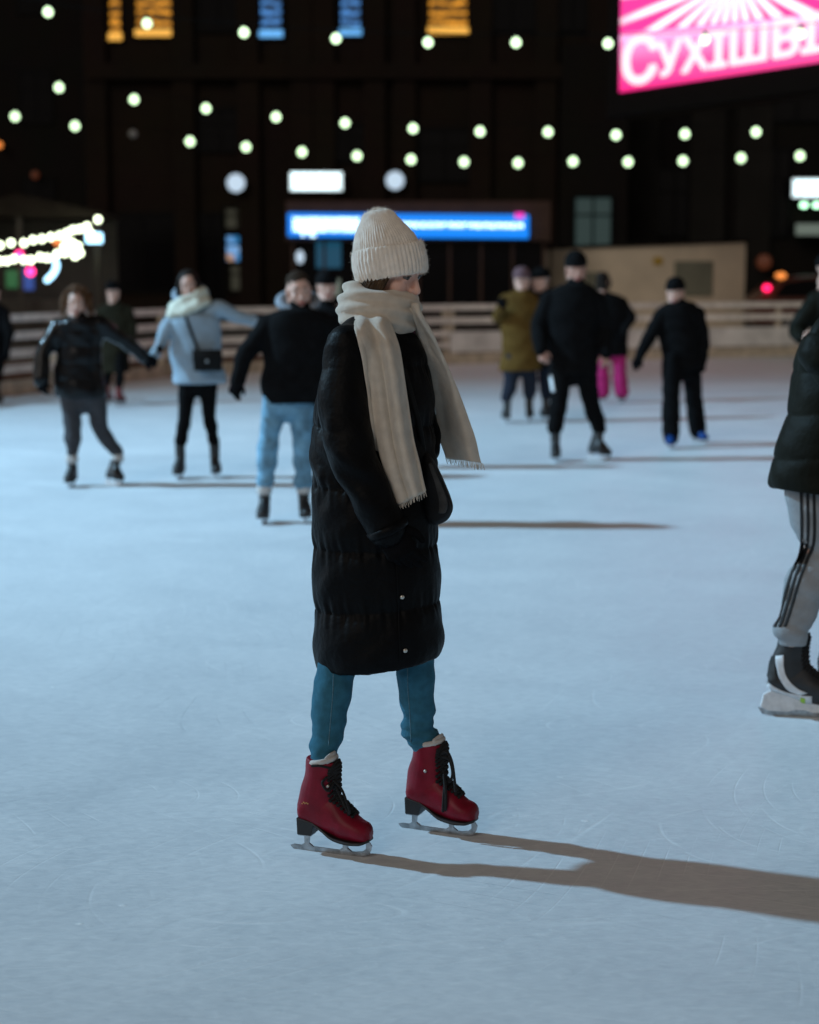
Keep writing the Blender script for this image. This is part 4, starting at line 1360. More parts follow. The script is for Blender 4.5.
def string_lights(pts, Y, r, m, label, off=(), sag=0.06, extend=True, group='strings of bulbs over the rink', name='string_lights', offset_y=None):
    W_ = [P(p[0], p[1], Y + (p[2] if len(p) > 2 else 0)) for p in pts]
    up = A(0, 0, r * 1.9)
    cab = [w + up for w in W_]
    if extend:
        d0 = cab[0] - cab[1]; d1 = cab[-1] - cab[-2]
        cab = [cab[0] + d0 * 14 + A(0, 0, 0.6)] + cab + [cab[-1] + d1 * 14 + A(0, 0, 0.6)]
    mb = MB()
    pth = []
    for a, b in zip(cab[:-1], cab[1:]):
        for t in (0, .25, .5, .75):
            pth.append(a * (1 - t) + b * t - A(0, 0, sag * 4 * t * (1 - t) * 0.25))
    pth.append(cab[-1])
    mb.tube(pth, 0.005, 6)
    root = build(mb, name, M['cable'], origin=W_[0]); tag(root, label, 'string lights', group)
    key = (r, m)
    if key not in bulb_me:
        mb = MB()
        prof = [(0.25, 1.05), (0.5, 0.85), (0.86, 0.45), (1.0, 0.0), (0.86, -0.5), (0.5, -0.86), (0.1, -1.0)]
        a = np.linspace(0, 2 * math.pi, 16, endpoint=False)
        mb.rings([np.stack([np.cos(a) * q * r, np.sin(a) * q * r, np.full(16, z * r)], 1) for q, z in prof])
        me = mb.mesh('bulb'); me.polygons.foreach_set('use_smooth', [True] * len(me.polygons)); me.materials.append(M[m]); bulb_me[key] = me
        me2 = me.copy(); me2.materials.clear(); me2.materials.append(M['bulb_off']); off_me[key] = me2
        mb = MB(); mb.tube([A(0, 0, r * 1.0), A(0, 0, r * 1.95)], r * 0.42, 10, round_caps=False)
        me = mb.mesh('socket'); me.materials.append(M['cable']); sock_me[key] = me
    for i, w in enumerate(W_):
        b = bpy.data.objects.new('bulb', off_me[key] if i in off else bulb_me[key]); COL.objects.link(b); b.parent = root; b.location = w - W_[0]
        s = bpy.data.objects.new('socket', sock_me[key]); COL.objects.link(s); s.parent = b
    return root


string_lights([(48, 12), (147, 23.5), (244, 32.5), (336, 38.5), (428, 42.5), (516, 42.5), (608, 43.5), (705, 40), (801, 34)], 19, 0.052, 'bulb', 'uppermost string of large spaced bulbs, crossing in front of the pink billboard')
string_lights([(59, 87.5), (134, 99.5), (206, 108.5), (276, 117), (345, 123), (413, 128.5), (480, 131.5), (548, 132), (616, 135), (685, 134), (756, 132), (830, 127)], 25, 0.064, 'bulb', 'middle string of white bulbs, passing just below the billboard')
string_lights([(15, 116.5), (75, 126), (133, 134), (190, 141.5), (246, 147), (302, 152), (357, 156), (411, 159.5), (464, 162), (518, 163), (573, 161.5), (628, 162), (683, 161), (741, 158), (800, 156)], 32, 0.080, 'bulb', 'lowest string of close bulbs with one dead bulb near its left end', off=(2,))
string_lights([(-14, 243), (0, 245.5), (11, 243), (24, 243), (33, 240), (42, 239), (51, 237), (60, 235.5), (67, 233), (73, 230), (80, 229), (87, 226.5), (98, 219.5), (90, 233)], YS - .6, 0.075, 'garland', 'upper garland of white bulbs rising to the right along the stall roof', sag=.02, extend=False, group='garlands on the market stall')
string_lights([(-10, 260), (0, 261), (7, 261), (14, 259), (24, 260), (31, 260), (40, 257), (47, 258), (57, 254), (65, 253), (72, 250), (78, 246), (72, 243), (64, 247), (80, 253), (68, 242), (75, 256)], YS - .8, 0.075, 'garland', 'lower garland of white bulbs bunched at its right end on the stall', sag=.02, extend=False, group='garlands on the market stall')

# ---- parked car behind the fence on the right
gc = P(830, 290, 43.5)
car = empty('parked_car', (gc[0], 43.5, 0)); tag(car, 'dark red car with a glowing red tail light parked behind the fence', 'car')
xo = P(757, 290, 43.5)[0]
prof = catmull(np.array([(0.0, 0.45), (0.0, 0.95), (0.12, 1.12), (0.55, 1.50), (1.2, 1.62), (2.2, 1.60), (3.0, 1.12), (4.1, 1.0), (4.45, 0.75), (4.42, 0.35)]), 4)
mb = MB()
Yc = 43.5
rings = []
for w, ins in ((-0.90, 0.06), (-0.86, 0.0), (0.86, 0.0), (0.90, 0.06)):
    rings.append(np.array([[xo + x + (ins if x < 2 else -ins), Yc + 0.9 + w * (1.0 if z < 1.05 else 1.0 - (z - 1.05) * 0.35), z - (ins if z > 1 else 0)] for x, z in prof]))
mb.rings(rings)
build(mb, 'body', M['car_red'], car, bevel=0.02)
mb = MB(); mb.prism([(0.42, 1.12), (0.72, 1.46), (1.25, 1.54), (2.15, 1.52), (2.75, 1.12)], 0.01, lambda v: A(xo + v[0], Yc + 0.012 + (v[2] - 1.05) * 0.30 + v[1], v[2])); build(mb, 'side_window', M['glass'], car, shade=False)
for x in (0.85, 3.6):
    mb = MB(); mb.tube([A(xo + x, Yc - 0.02, 0.33), A(xo + x, Yc + 0.22, 0.33)], 0.33, 28, round_caps=False); w = build(mb, 'wheel', M['tyre'], car, shade=False, bevel=0.02)
    mb = MB(); mb.tube([A(xo + x, Yc - 0.035, 0.33), A(xo + x, Yc - 0.021, 0.33)], 0.2, 20, round_caps=False); build(mb, 'rim', M['steel_worn'], w, shade=False)
c = P(767, 288, Yc - .05)
mb = MB(); mb.ellipsoid(c, A(.10, 0, 0), A(0, .05, 0), A(0, 0, .08), 14, 8); build(mb, 'tail_light', M['tail_red'], car)
c = P(785, 278, Yc - .0)
mb = MB(); mb.ellipsoid(A(c[0], Yc + .5, c[2] + .06), A(.14, 0, 0), A(0, .08, 0), A(0, 0, .08), 14, 8); build(mb, 'roof_light', M['amber'], car)

# ================================================================== PEOPLE IN THE BACKGROUND
SK = 'skaters on the ice rink'
people = []
people.append(dict(label='woman with curly brown hair in a shiny black jacket, holding hands at the left', k=0.90, hk=1.02,
    feet=[(73, 486, -4), (110, 484, 40)], head=(76.5, 303), face=(6, 2, -4), hair='curly', torso=[(317, 68, 86), (322, 58, 99), (335, 55, 103), (352, 56, 101), (375, 54, 104), (397, 54, 107)],
    armA=[(58, 327), (43, 355, -.05), (41, 380, -.1), (43, 391, -.1)], armB=[(99, 325), (122, 338, .1), (144, 357, .2), (152, 361, .22)],
    legs=[[(70, 394), (73, 428), (74, 460)], [(95, 396), (100, 428), (106, 459)]], jacket='vinyl', trousers='grey_trousers', tr=(.096, .072, .056), sl=(.080, .068, .058), baffle=(.13, .004), cuffs=True, roll=(0, -16)))
people.append(dict(label='woman in a pale blue jacket and cream scarf with a black handbag across her front', k=0.96,
    feet=[(181, 478, -5), (215, 477, 12)], head=(188.5, 285), face=(4, 6, 6), hair='dark', hood='hood_blue', torso=[(313, 182, 206), (318, 171, 219), (332, 170, 222), (356, 171, 221), (372, 173, 225), (383, 174, 228)],
    armA=[(171, 322), (161, 341, -.1), (155, 354, -.18), (150, 360, -.2)], armB=[(218, 308), (234, 316, .05), (254, 321, .1), (262, 322, .1)],
    legs=[[(188, 378), (185, 416), (182, 453)], [(208, 378), (209, 416), (213.5, 452)]], jacket='jacket_blue', trousers='black_trousers', tr=(.085, .058, .042), sl=(.066, .056, .046)))
people.append(dict(label='short haired man in a black hooded top and pale blue jeans', k=0.93, hk=1.08,
    feet=[(265, 522, -3), (304, 521, 10)], head=(298.5, 290), face=(14, 8, 5), hair='short', hood='hood_grey', torso=[(309, 284, 316), (316, 268, 330), (335, 263, 332), (362, 262, 332), (385, 261, 331), (404, 262, 328)],
    armA=[(267, 325), (246, 355, -.05), (237, 381, -.1), (235, 391, -.1)], armB=[(326, 325), (338, 355, .1), (340, 385, .05)],
    legs=[[(275, 400), (269, 440), (264, 484)], [(302, 400), (302, 442), (303, 484)]], jacket='black_cloth', top_name='hooded_top', trousers='jeans_pale', tr=(.092, .072, .064), trw=.008, sl=(.082, .070, .054), cuffs=True, sk=1.0))
people.append(dict(label='person in black with a dark cap half hidden behind the man in pale jeans', k=0.98,
    feet=[(317, 468, 0), (335, 468, 10)], head=(326.5, 286), face=(8, 6, 0), hat='black_cloth', torso=[(307, 316, 336), (313, 302, 352), (335, 300, 354), (362, 302, 352), (382, 302, 352)],
    armA=[(305, 320), (299, 345), (300, 372)], armB=[(349, 320), (353, 345), (352, 372)],
    legs=[[(318, 378), (317, 412), (317, 440)], [(336, 378), (336, 412), (335, 440)]], jacket='black_cloth', trousers='black_trousers'))
people.append(dict(label='person in a long dark olive coat seen from behind the curly haired woman', k=0.98,
    feet=[(107, 404, 170), (119, 406, 165)], head=(113, 291.5), face=(165, 0, 0), hat='black_cloth', torso=[(303, 107, 121), (308, 100, 129), (322, 98, 131), (340, 101, 129), (360, 101, 129), (372, 100, 130)],
    armA=[(102, 312), (98, 328), (101, 345)], armB=[(127, 312), (132, 328), (128, 345)],
    legs=[[(109, 360), (108, 375), (107, 388)], [(120, 360), (120, 375), (119, 389)]], jacket='olive_dark', top_name='coat', trousers='black_trousers', boots='red_boot'))
people.append(dict(label='person in black cut off by the left edge, by the fence', k=1.0,
    feet=[(-14, 404, 20), (-3, 405, 30)], head=(-7, 292), face=(30, 0, 0), hat='black_cloth', torso=[(303, -14, 0), (308, -21, 6), (325, -22, 8), (345, -21, 6), (362, -21, 6)],
    armA=[(-18, 312), (-23, 330), (-20, 346)], armB=[(3, 312), (9, 332, -.1), (7, 350, -.15)],
    legs=[[(-13, 358), (-13, 374), (-14, 388)], [(-2, 358), (-2, 374), (-3, 388)]], jacket='black_cloth', trousers='black_trousers'))
people.append(dict(label='person in a long ochre coat and mauve beanie with back turned', k=1.05,
    feet=[(507, 423, 185), (529, 422, 170)], head=(522, 280), face=(160, 0, 0), hat='mauve', torso=[(292, 512, 530), (298, 503, 536), (318, 499, 538), (340, 502, 538), (358, 501, 541), (371, 499, 542)],
    armA=[(506, 301), (498, 318), (501, 308, -.2)], armB=[(533, 303), (540, 325), (538, 345)],
    legs=[[(512, 362), (510, 388), (507, 404)], [(529, 362), (530, 388), (529.5, 404)]], jacket='ochre', top_name='coat', trousers='navy_trousers', tr=(.09, .075, .062), baffle=(.18, .006)))
people.append(dict(label='person in dark clothes and a black hat between the ochre coat and the tall man', k=1.02,
    feet=[(546, 421, 190), (560, 422, 180)], head=(540.5, 280), face=(-75, 4, 0), hat='black_cloth', torso=[(293, 538, 556), (299, 533, 566), (318, 533, 568), (345, 536, 566), (368, 536, 566)],
    armA=[(538, 304), (536, 325), (537, 342)], armB=[(562, 304), (567, 325), (565, 345)],
    legs=[[(544, 362), (545, 386), (546, 404)], [(559, 362), (560, 386), (560, 404)]], jacket='black_cloth', trousers='navy_trousers'))
people.append(dict(label='tall man in a black jacket and beanie with bare hands and a pale trouser stripe', k=1.03, hk=1.04, bare=True, gloves=False, skin='skin_flush',
    feet=[(555, 461, -2), (594, 459, 42)], head=(576, 268.5), face=(3, 8, 2), hat='black_cloth', torso=[(284, 563, 588), (291, 550, 597), (308, 545, 601), (330, 547, 599), (350, 549, 598), (374, 550, 598)],
    armA=[(549, 300), (539, 326, .02), (541, 350, -.12), (544, 362, -.14)], armB=[(597, 300), (605, 328, .02), (606, 353, -.08), (606, 366, -.10)],
    legs=[[(561, 368), (559, 401), (556, 432)], [(585, 368), (591, 402), (591, 431)]], jacket='black_cloth', trousers='black_trousers', tr=(.10, .078, .062), sl=(.080, .072, .056), curl=.55, roll=(0, -10)))
people.append(dict(label='person in a black top and bright magenta trousers behind the tall man', k=0.96,
    feet=[(603, 403, 175), (621, 403, 160)], head=(603, 281), face=(150, 0, 0), hair='dark', torso=[(293, 595, 613), (299, 588, 625), (316, 586, 630), (338, 590, 628), (356, 592, 628)],
    armA=[(592, 303), (588, 320), (592, 337)], armB=[(622, 303), (631, 318, -.05), (624, 332, -.2)],
    legs=[[(602, 350), (602, 372), (602, 391)], [(619, 350), (620, 372), (621, 391)]], jacket='black_cloth', trousers='magenta', tr=(.095, .088, .098), boots='white_boot', long=True))
people.append(dict(label='boy in black with a black beanie and blue skates, one arm held out', k=0.92, hk=1.10,
    feet=[(671, 448, -12), (697, 443, 25)], head=(675.5, 292), face=(-22, 6, 3), hat='black_cloth', torso=[(302, 668, 688), (307, 660, 698), (325, 658, 700), (350, 661, 700), (370, 663, 700)],
    armA=[(664, 313), (650, 336, -.05), (639, 357, -.12), (635, 366, -.14)], armB=[(697, 315), (704, 340, .02), (702, 362, -.02)],
    legs=[[(672, 366), (671, 400), (671, 430)], [(691, 366), (694, 400), (696, 428)]], jacket='black_cloth', trousers='black_trousers', tr=(.105, .092, .094), sl=(.084, .068, .052), boots='blue_boot', long=True, baffle=(.12, .008)))
people.append(dict(label='person in a dark green jacket behind the skater in grey sweatpants', k=1.02, bare=True, gloves=False,
    feet=[(824, 468, 60), (842, 470, 70)], head=(829, 270), face=(60, 6, 0), hat='black_cloth', torso=[(287, 822, 844), (294, 811, 858), (315, 808, 862), (340, 812, 858), (372, 812, 858)],
    armA=[(816, 300), (797, 330, -.05), (801, 338, -.28), (812, 340, -.42)], armB=[(854, 302), (864, 330), (862, 355)],
    legs=[[(824, 366), (823, 405), (824, 440)], [(846, 366), (845, 405), (842, 442)]], jacket='green_puffer', trousers='black_trousers', sl=(.085, .072, .056)))
roots = [person(p) for p in people]

# bag and scarf of the woman in the pale blue jacket
r3, j3, _ = roots[1]
Y3 = float(ORIGIN[r3.name][1])
bv = bvh_of(j3)
mb = MB()
cs = P(189, 303, Y3)
for q, (dz, rr_, tr_) in enumerate(((0.0, .098, .040), (-.035, .112, .040), (.03, .085, .034))):
    pts = [cs + A(math.cos(a) * rr_ * 1.30, math.sin(a) * rr_ * 0.95, dz + .022 * math.sin(a * 1 + q) + 0.035 * math.cos(a)) for a in np.linspace(0, 2 * math.pi, 25)]
    mb.tube(pts, tr_, 12)
build(mb, 'scarf', M['scarf_pale'], r3, voxel=0.009, smooth=3, disp=lambda w, no: 0.007 * snoise(w, 45, 3))
hb = empty('handbag', P(208, 370, Y3 - .24)); tag(hb, 'black flap handbag on a strap across the pale blue jacket', 'handbag')
xa, xb, za, zb = bx(194, 222, 350, 371, Y3 - .2)
mb = MB(); mb.box((xa, Y3 - .25, za), (xb, Y3 - .165, zb)); build(mb, 'bag_body', M['bag_black'], hb, bevel=.015)
mb = MB(); mb.box((xa - .003, Y3 - .262, za + .07), (xb + .003, Y3 - .252, zb + .006)); fl = build(mb, 'flap', M['bag_black'], hb, bevel=.004)
mb = MB(); mb.ellipsoid(A((xa + xb) / 2, Y3 - .265, za + .08), A(.012, 0, 0), A(0, .006, 0), A(0, 0, .012), 12, 8); build(mb, 'clasp', M['steel'], fl)
mb = MB()
pts = []
for t in np.linspace(0, 1, 9):
    px, py = 186 + (198 - 186) * t, 317 + (351 - 317) * t
    l, n = hit(bv, px, py)
    pts.append((l + n * .012) if l is not None else P(px, py, Y3 - .17))
pts.append(A(xa + .03, Y3 - .2, zb))
mb.tube(pts, np.array([[.012, .004]] * len(pts)), 8, side=A(1, 0, 0)); build(mb, 'strap', M['bag_black'], hb)

# pale reflective stripe on the tall man's right thigh
r10, j10, t10 = roots[8]
bv = bvh_of(t10)
g = []
for py in np.linspace(375, 392, 6):
    row = []
    for dx in (-1.6, 0, 1.6):
        l, n = hit(bv, 550.5 + (py - 375) * .18 + dx, py)
        if l is None:
            l, n = P(550.5 + dx, py, float(ORIGIN[r10.name][1]) - .1), A(0, -1, 0)
        row.append(l + n * .004)
    g.append(row)
mb = MB(); mb.grid(np.array(g)); build(mb, 'trouser_stripe', M['reflective'], r10, solid=.003)

# ================================================================== RIGHT-EDGE SKATER (grey sweatpants)
Y13 = 6.25
g0 = G(788, 716)
org = A(P(830, 600, Y13)[0], Y13, 0)


def Q(px, py, dy=0.0):
    return P(px, py, Y13 + dy)


mb = MB()
fr = frame_from(80, 20, 0)
hc = Q(880, 240)
head_geo(mb, hc, fr, 1.0)
hipc = Q(822, 455)
sh = Q(868, 300)
mb.tube([hipc, Q(840, 400), Q(858, 335), sh + A(0, 0, -.03)], np.array([[.13, .10], [.115, .09], [.14, .1], [.09, .07]]), 18, side=A(0, 1, 0), sub=4)
mb.tube([hc - fr[2] * .1 - fr[0] * .03, sh], .055, 14)
armn = [Q(862, 305, -.17), Q(821, 354, -.22), Q(868, 400, -.27), Q(885, 408, -.27)]
armf = [Q(872, 305, .19), Q(880, 360, .24), Q(925, 390, .2), Q(940, 395, .2)]
for a in (armn, armf):
    mb.tube(a[:3], [.045, .036, .026], 12, sub=5)
    hand_geo(mb, a[2], a[3] - a[2], A(0, 1, 0.2), 1.0, .5)
legn = [Q(814, 470, -.02), Q(817, 552, -.02), Q(794, 632, -.02)]
legf = [Q(842, 470, .12), Q(862, 560, .12), Q(838, 630, .25)]
bR = A(Q(788, 700)[0], g0[1], 0); bR2 = A(legf[2][0], legf[2][1], 0)
for l in (legn, legf):
    L_ = skate_L(bR if l is legn else bR2, 80 if l is legn else 78, 1.12)
    lp = leg_path(L_)
    mb.tube(l + lp[:3], [.07, .048, .034, .032, .03, .027], 14, sub=5)
    mb.tube(lp[2:], [.027, .028, .017], 12, sub=3)
pR = build(mb, 'person', M['skin'], origin=org, voxel=.0055, smooth=3)
tag(pR, 'skater in grey sweatpants with black side stripes and a dark green puffer coat', 'person', SK)
head_extras(pR, hc, fr)
mb = MB(); beanie_geo(mb, hc + fr[2] * .022 - fr[0] * .01, fr, 1.0, [(0.086, 0.0), (0.0905, 0.012), (0.0905, 0.050), (0.086, 0.056), (0.080, 0.075), (0.060, 0.103), (0.035, 0.117), (0.010, 0.121), (0.001, 0.121)], 30, .02, 1.17, n=90)
build(mb, 'beanie', M['black_cloth'], pR)
for a in (armn, armf):
    mb = MB(); hand_geo(mb, a[2], a[3] - a[2], A(0, 1, 0.2), 1.0, .5, 1.3); build(mb, 'glove', M['glove'], pR, voxel=.005, smooth=3)
# coat
mb = MB()
rows = [(492, 771, 872), (478, 771, 871), (460, 773, 872), (435, 781, 876), (400, 790, 882), (365, 798, 890), (340, 812, 900), (312, 836, 908), (292, 856, 900)]
ang = np.linspace(0, 2 * math.pi, 40, endpoint=False)
rings = []
for y, a, b in catmull(np.array(rows, float), 4):
    pa_, pb_ = Q(a, y), Q(b, y); c = (pa_ + pb_) / 2; rx = (pb_ - pa_)[0] / 2
    rings.append(np.stack([c[0] + rx * np.cos(ang), c[1] + min(rx * 1.05, .215) * np.sin(ang), c[2] + 0.10 * rx * np.cos(ang) * -1], 1))
mb.rings(rings)
for a in (armn, armf):
    mb.tube([a[0], a[0] * .5 + a[1] * .5, a[1], a[1] * .5 + a[2] * .5, a[2]], [.090, .085, .078, .068, .056], 18, sub=4)
mb.tube([sh, hc - fr[2] * .10 - fr[0] * .03], [.125, .10], 18)
zb13 = rings[0][:, 2].mean()


def cd(w, no):
    t = (w[:, 2] - zb13 - 0.12 * (w[:, 0] - org[0])) / .15
    return .013 * (np.abs(np.sin(math.pi * t)) ** .6 - .6) + .005 * snoise(w, 20, 3) + .003 * snoise(w, 50, 4)


cR = build(mb, 'coat', M['green_puffer'], pR, voxel=.008, smooth=3, disp=cd)
# sweatpants: the visible leg follows its outline, bunched at knee and ankle
mb = MB()
mb.tube([hipc + A(0, 0, .08), hipc, hipc - A(0, 0, .08)], np.array([[.125, .14], [.13, .14], [.12, .13]]), 20, side=A(1, 0, 0))
lo = np.array([(470, 784, 838), (500, 786, 838), (520, 791, 838), (540, 797, 836), (551, 799.5, 834), (563, 793, 832), (580, 786, 828), (600, 781.5, 822), (618, 778.5, 816), (628, 776, 812), (638, 779, 808), (645, 780, 806)], float)
rings = []
for y, a, b in catmull(lo, 4):
    pa_, pb_ = Q(a, y, -.02), Q(b, y, -.02); c = (pa_ + pb_) / 2; rx = (pb_ - pa_)[0] / 2
    rings.append(np.stack([c[0] + rx * np.cos(ang), c[1] + rx * 1.0 * np.sin(ang), np.full(40, c[2])], 1))
mb.rings(rings)
mb.tube([legf[0], legf[0] * .5 + legf[1] * .5, legf[1], legf[1] * .5 + legf[2] * .5, legf[2]], [.1, .095, .085, .08, .065], 18, sub=4)


def pd(w, no):
    z1 = Q(800, 552)[2]; z2 = Q(790, 630)[2]
    k1 = np.exp(-((w[:, 2] - z1) / .05) ** 2) + .45 * np.exp(-((w[:, 2] - z2) / .05) ** 2) + .25
    q = np.stack([w[:, 0] * .8, w[:, 1] * .8, w[:, 2] * 2.6 + w[:, 0] * 1.0], 1)
    return .0125 * snoise(q, 21, 12) * k1 + .0042 * snoise(q, 44, 14) * np.minimum(k1, 1) + .002 * snoise(w, 60, 2)


tR = build(mb, 'sweatpants', M['sweat_grey'], pR, voxel=.006, smooth=3, disp=pd)
bv = bvh_of(tR)
cl = catmull(np.array([(485, 807.5), (505, 808), (530, 808.5), (546, 807.5), (558, 803.5), (570, 798.5), (586, 793), (605, 787.5), (618, 783.5), (627, 780)], float), 4)
for off in (-6.2, 0.0, 6.2):
    g = []
    for y, x in cl:
        sl = 1.0
        row = []
        for dx in (-1.5, -.5, .5, 1.5):
            px = x + off * (1.0 if y < 552 else .80) + dx
            l, n = hit(bv, px, y)
            if l is None:
                l, n = hit(bv, px + 2.5, y)
            if l is None:
                l, n = Q(px, y, -.09), A(0, -1, 0)
            row.append(l + n * .003)
        g.append(row)
    g = np.array(g)
    for _ in range(4):
        g[1:-1] = (g[:-2] + g[2:] + 2 * g[1:-1]) / 4
    mb = MB(); mb.grid(g); build(mb, 'side_stripe', M['stripe_black'], tR, solid=.0025)
# hockey skates
sk, L = skate(pR, bR, 80, 1.12, 'black_boot', 'hockey', detail=True)
skate(pR, bR2, 78, 1.12, 'black_boot', 'hockey')
bv = bvh_of(sk)


def patch(name, outline, m, lift=.003, nu=14, nv=8, thick=.002):
    """outline: top and bottom edge polylines in pixels, laid onto the boot"""
    top, bot = [catmull(np.array(o, float), 5) for o in outline]
    g = []
    for t in np.linspace(0, 1, nu):
        a = np.array([np.interp(t, np.linspace(0, 1, len(top)), top[:, i]) for i in (0, 1)])
        b = np.array([np.interp(t, np.linspace(0, 1, len(bot)), bot[:, i]) for i in (0, 1)])
        row = []
        for s_ in np.linspace(0, 1, nv):
            p = a * (1 - s_) + b * s_
            l, n = hit(bv, *p)
            row.append(None if l is None else l + n * lift)
        g.append(row)
    last = None
    flat = [q for row in g for q in row if q is not None]
    if not flat:
        return None
    for row in g:
        for j in range(len(row)):
            if row[j] is None:
                row[j] = last if last is not None else flat[0]
            last = row[j]
    mb = MB(); mb.grid(np.array(g)); return build(mb, name, m, sk, solid=thick)


patch('side_panel', ([(766, 680), (772, 685), (784, 691), (800, 695), (812, 696)], [(766, 688), (772, 694), (784, 699), (800, 702), (812, 703)]), M['holder'])
patch('side_panel', ([(775, 656), (777, 668), (780, 679), (788, 690), (800, 695)], [(784, 655), (784, 668), (788, 679), (797, 688), (808, 693)]), M['holder'])
patch('side_panel', ([(771, 656), (769, 668), (767, 680)], [(776, 656), (776, 668), (777, 682)]), M['bag_edge'])
patch('badge', ([(801, 697), (805.5, 698)], [(801, 701.5), (805.5, 702)]), M['lime'], .006)
skate_laces(sk, L, 1.12)

# ================================================================== THE WOMAN IN THE WHITE BEANIE
YW = 4.85


def Wp(px, py, dy=0.0):
    return P(px, py, YW + dy)


orgW = A(Wp(385, 840)[0], YW, 0)
frH = frame_from(64, 20, 3)
hc = Wp(389.5, 267.0, -.01)
hk = 0.95
bN = A(*(G(318.5, 851.5)[:2]), 0); bF = A(*(G(425.5, 830.5)[:2]), 0)
SKW = ((bN, 69, 0.97, 0, .86), (bF, 66, 0.97, 0, .86))
LNF = [skate_L(b_, yw_, k_, rl_, xs_) for b_, yw_, k_, rl_, xs_ in SKW]
ankN, ankF = LNF[0]((-.02, 0, .262)), LNF[1]((-.02, 0, .262))
hipN, kneeN = Wp(360, 520, -.02), P(342, 640, 4.835)
hipF, kneeF = Wp(402, 520, .05), P(414, 640, 4.89)
shN, elN, wrN = Wp(346, 349, -.14), Wp(350, 452, -.19), Wp(387, 527, -.20)
shF, elF, wrF = Wp(414, 346, .13), Wp(420, 440, .12), Wp(415, 498, .05)
mb = MB()
head_geo(mb, hc, frH, hk)
ctop = Wp(381, 332)
mb.tube([hc - frH[2] * .09 - frH[0] * .03, ctop], [.048, .056], 16)
sideW = unit(A(.82, .57, 0))
mb.tube([Wp(376, 520), Wp(374, 460), Wp(376, 390), Wp(380, 345)], np.array([[.12, .10], [.10, .085], [.125, .095], [.08, .065]]), 20, side=sideW, sub=4)
mb.tube([shN, elN, wrN], [.04, .033, .023], 14, sub=5)
mb.tube([shF, elF, wrF], [.04, .033, .023], 14, sub=5)
dN = unit(Wp(408, 562, -.20) - wrN); dF = unit(Wp(418, 525, .02) - wrF)
hand_geo(mb, wrN, dN, A(0.3, 1, 0), .92, .3, thumb=1)
hand_geo(mb, wrF, dF, A(0, -1, 0), .90, .3, thumb=-1)
aN, aF = ankN - A(0, 0, .006), ankF - A(0, 0, .006)
LEGN = [hipN, hipN * .5 + kneeN * .5, P(337, 665, 4.815), P(332.5, 690, 4.80), P(328.5, 722, 4.785), P(326.0, 742, 4.775), aN]
LEGF = [hipF, hipF * .5 + kneeF * .5, P(415.5, 655, 4.895), P(416.5, 685, 4.91), P(418, 715, 4.925), P(418.5, 735, 4.935), aF]
for lg, L in zip((LEGN, LEGF), LNF):
    lp = leg_path(L)
    mb.tube(lg, [.05, .048, .044, .042, .036, .031, .029], 16, sub=5)
    mb.tube([lg[-1]] + lp[:3], [.029, .029, .028, .026], 16, sub=3)
    mb.tube(lp[2:], [.026, .027, .016], 12, sub=3)
woman = build(mb, 'person', M['skin_fair'], origin=orgW, voxel=.0034, smooth=4)
tag(woman, 'woman in a ribbed cream beanie, long black puffer coat, cream scarf and red ice skates', 'person', SK)
head_extras(woman, hc, frH, hk)
f, s, u = frH
# eyelashes / lid line on the visible eye
mb = MB()
for q in (-1, 1):
    mb.tube([hc + (f * .0855 + s * (q * .033 - .012) + u * .0045) * hk, hc + (f * .0885 + s * q * .033 + u * .0055) * hk, hc + (f * .0840 + s * (q * .033 + .013) + u * .0030) * hk], np.array([.0012, .0020, .0012]), 6, sub=4)
build(mb, 'eyelashes', M['iris'], woman)

# hair: a mass at the back of the head and loose strands between beanie and scarf
mb = MB()
mb.ellipsoid(hc + (-f * .020 + u * .01) * hk, f * .074 * hk, s * .076 * hk, u * .078 * hk, 26, 16)
mb.ellipsoid(hc + (-f * .012 - u * .055) * hk, f * .052 * hk, s * .074 * hk, u * .055 * hk, 26, 16)
rr = random.Random(4)
for q in (-1, 1):
    for i in range(70):
        t = rr.random()
        x0 = .040 - .055 * t
        p0 = hc + (f * (x0 + .004) + s * q * (.066 + .006 * rr.random()) + u * (.02)) * hk
        p1 = hc + (f * (x0 - .002 + .006 * rr.uniform(-1, 1)) + s * q * (.076 + .007 * rr.random()) - u * .025) * hk
        p2 = hc + (f * (x0 - .012 + .012 * rr.uniform(-1, 1)) + s * q * (.074 + .01 * rr.random()) - u * .085) * hk
        mb.tube([p0, p1, p2], [.0028, .0032, .0022], 6, sub=5)
build(mb, 'hair', M['hair_brown'], woman)

# beanie with a deep turned-up cuff
frB = frame_from(64, 5, 10)
frB = frame_from(64, -9, 4)
fb, sb, ub = frB
Cb = Wp(391.0, 272.0, -.005)
mb = MB()
N_ = 324
a = np.linspace(0, 2 * math.pi, N_, endpoint=False)


def hat_rings(prof, ribs, amp, lean, fx=1.13, sharp=.7):
    out = []
    pr = catmull(np.array(prof, float), 6)
    for r, h, w in pr:
        rib = np.abs(np.sin(a * ribs / 2)) ** sharp
        wob = .008 * np.sin(a * 3 + h * 30) + .006 * np.sin(a * 5 + 1 + h * 18)
        rr_ = r * (1 + amp * w * (rib - .55) + wob * .5)
        qn = max(0, h / .19)
        c = Cb + ub * h - fb * lean * qn ** 1.8
        out.append(c + np.outer(np.cos(a) * rr_ * fx, fb) + np.outer(np.sin(a) * rr_, sb))
    return out


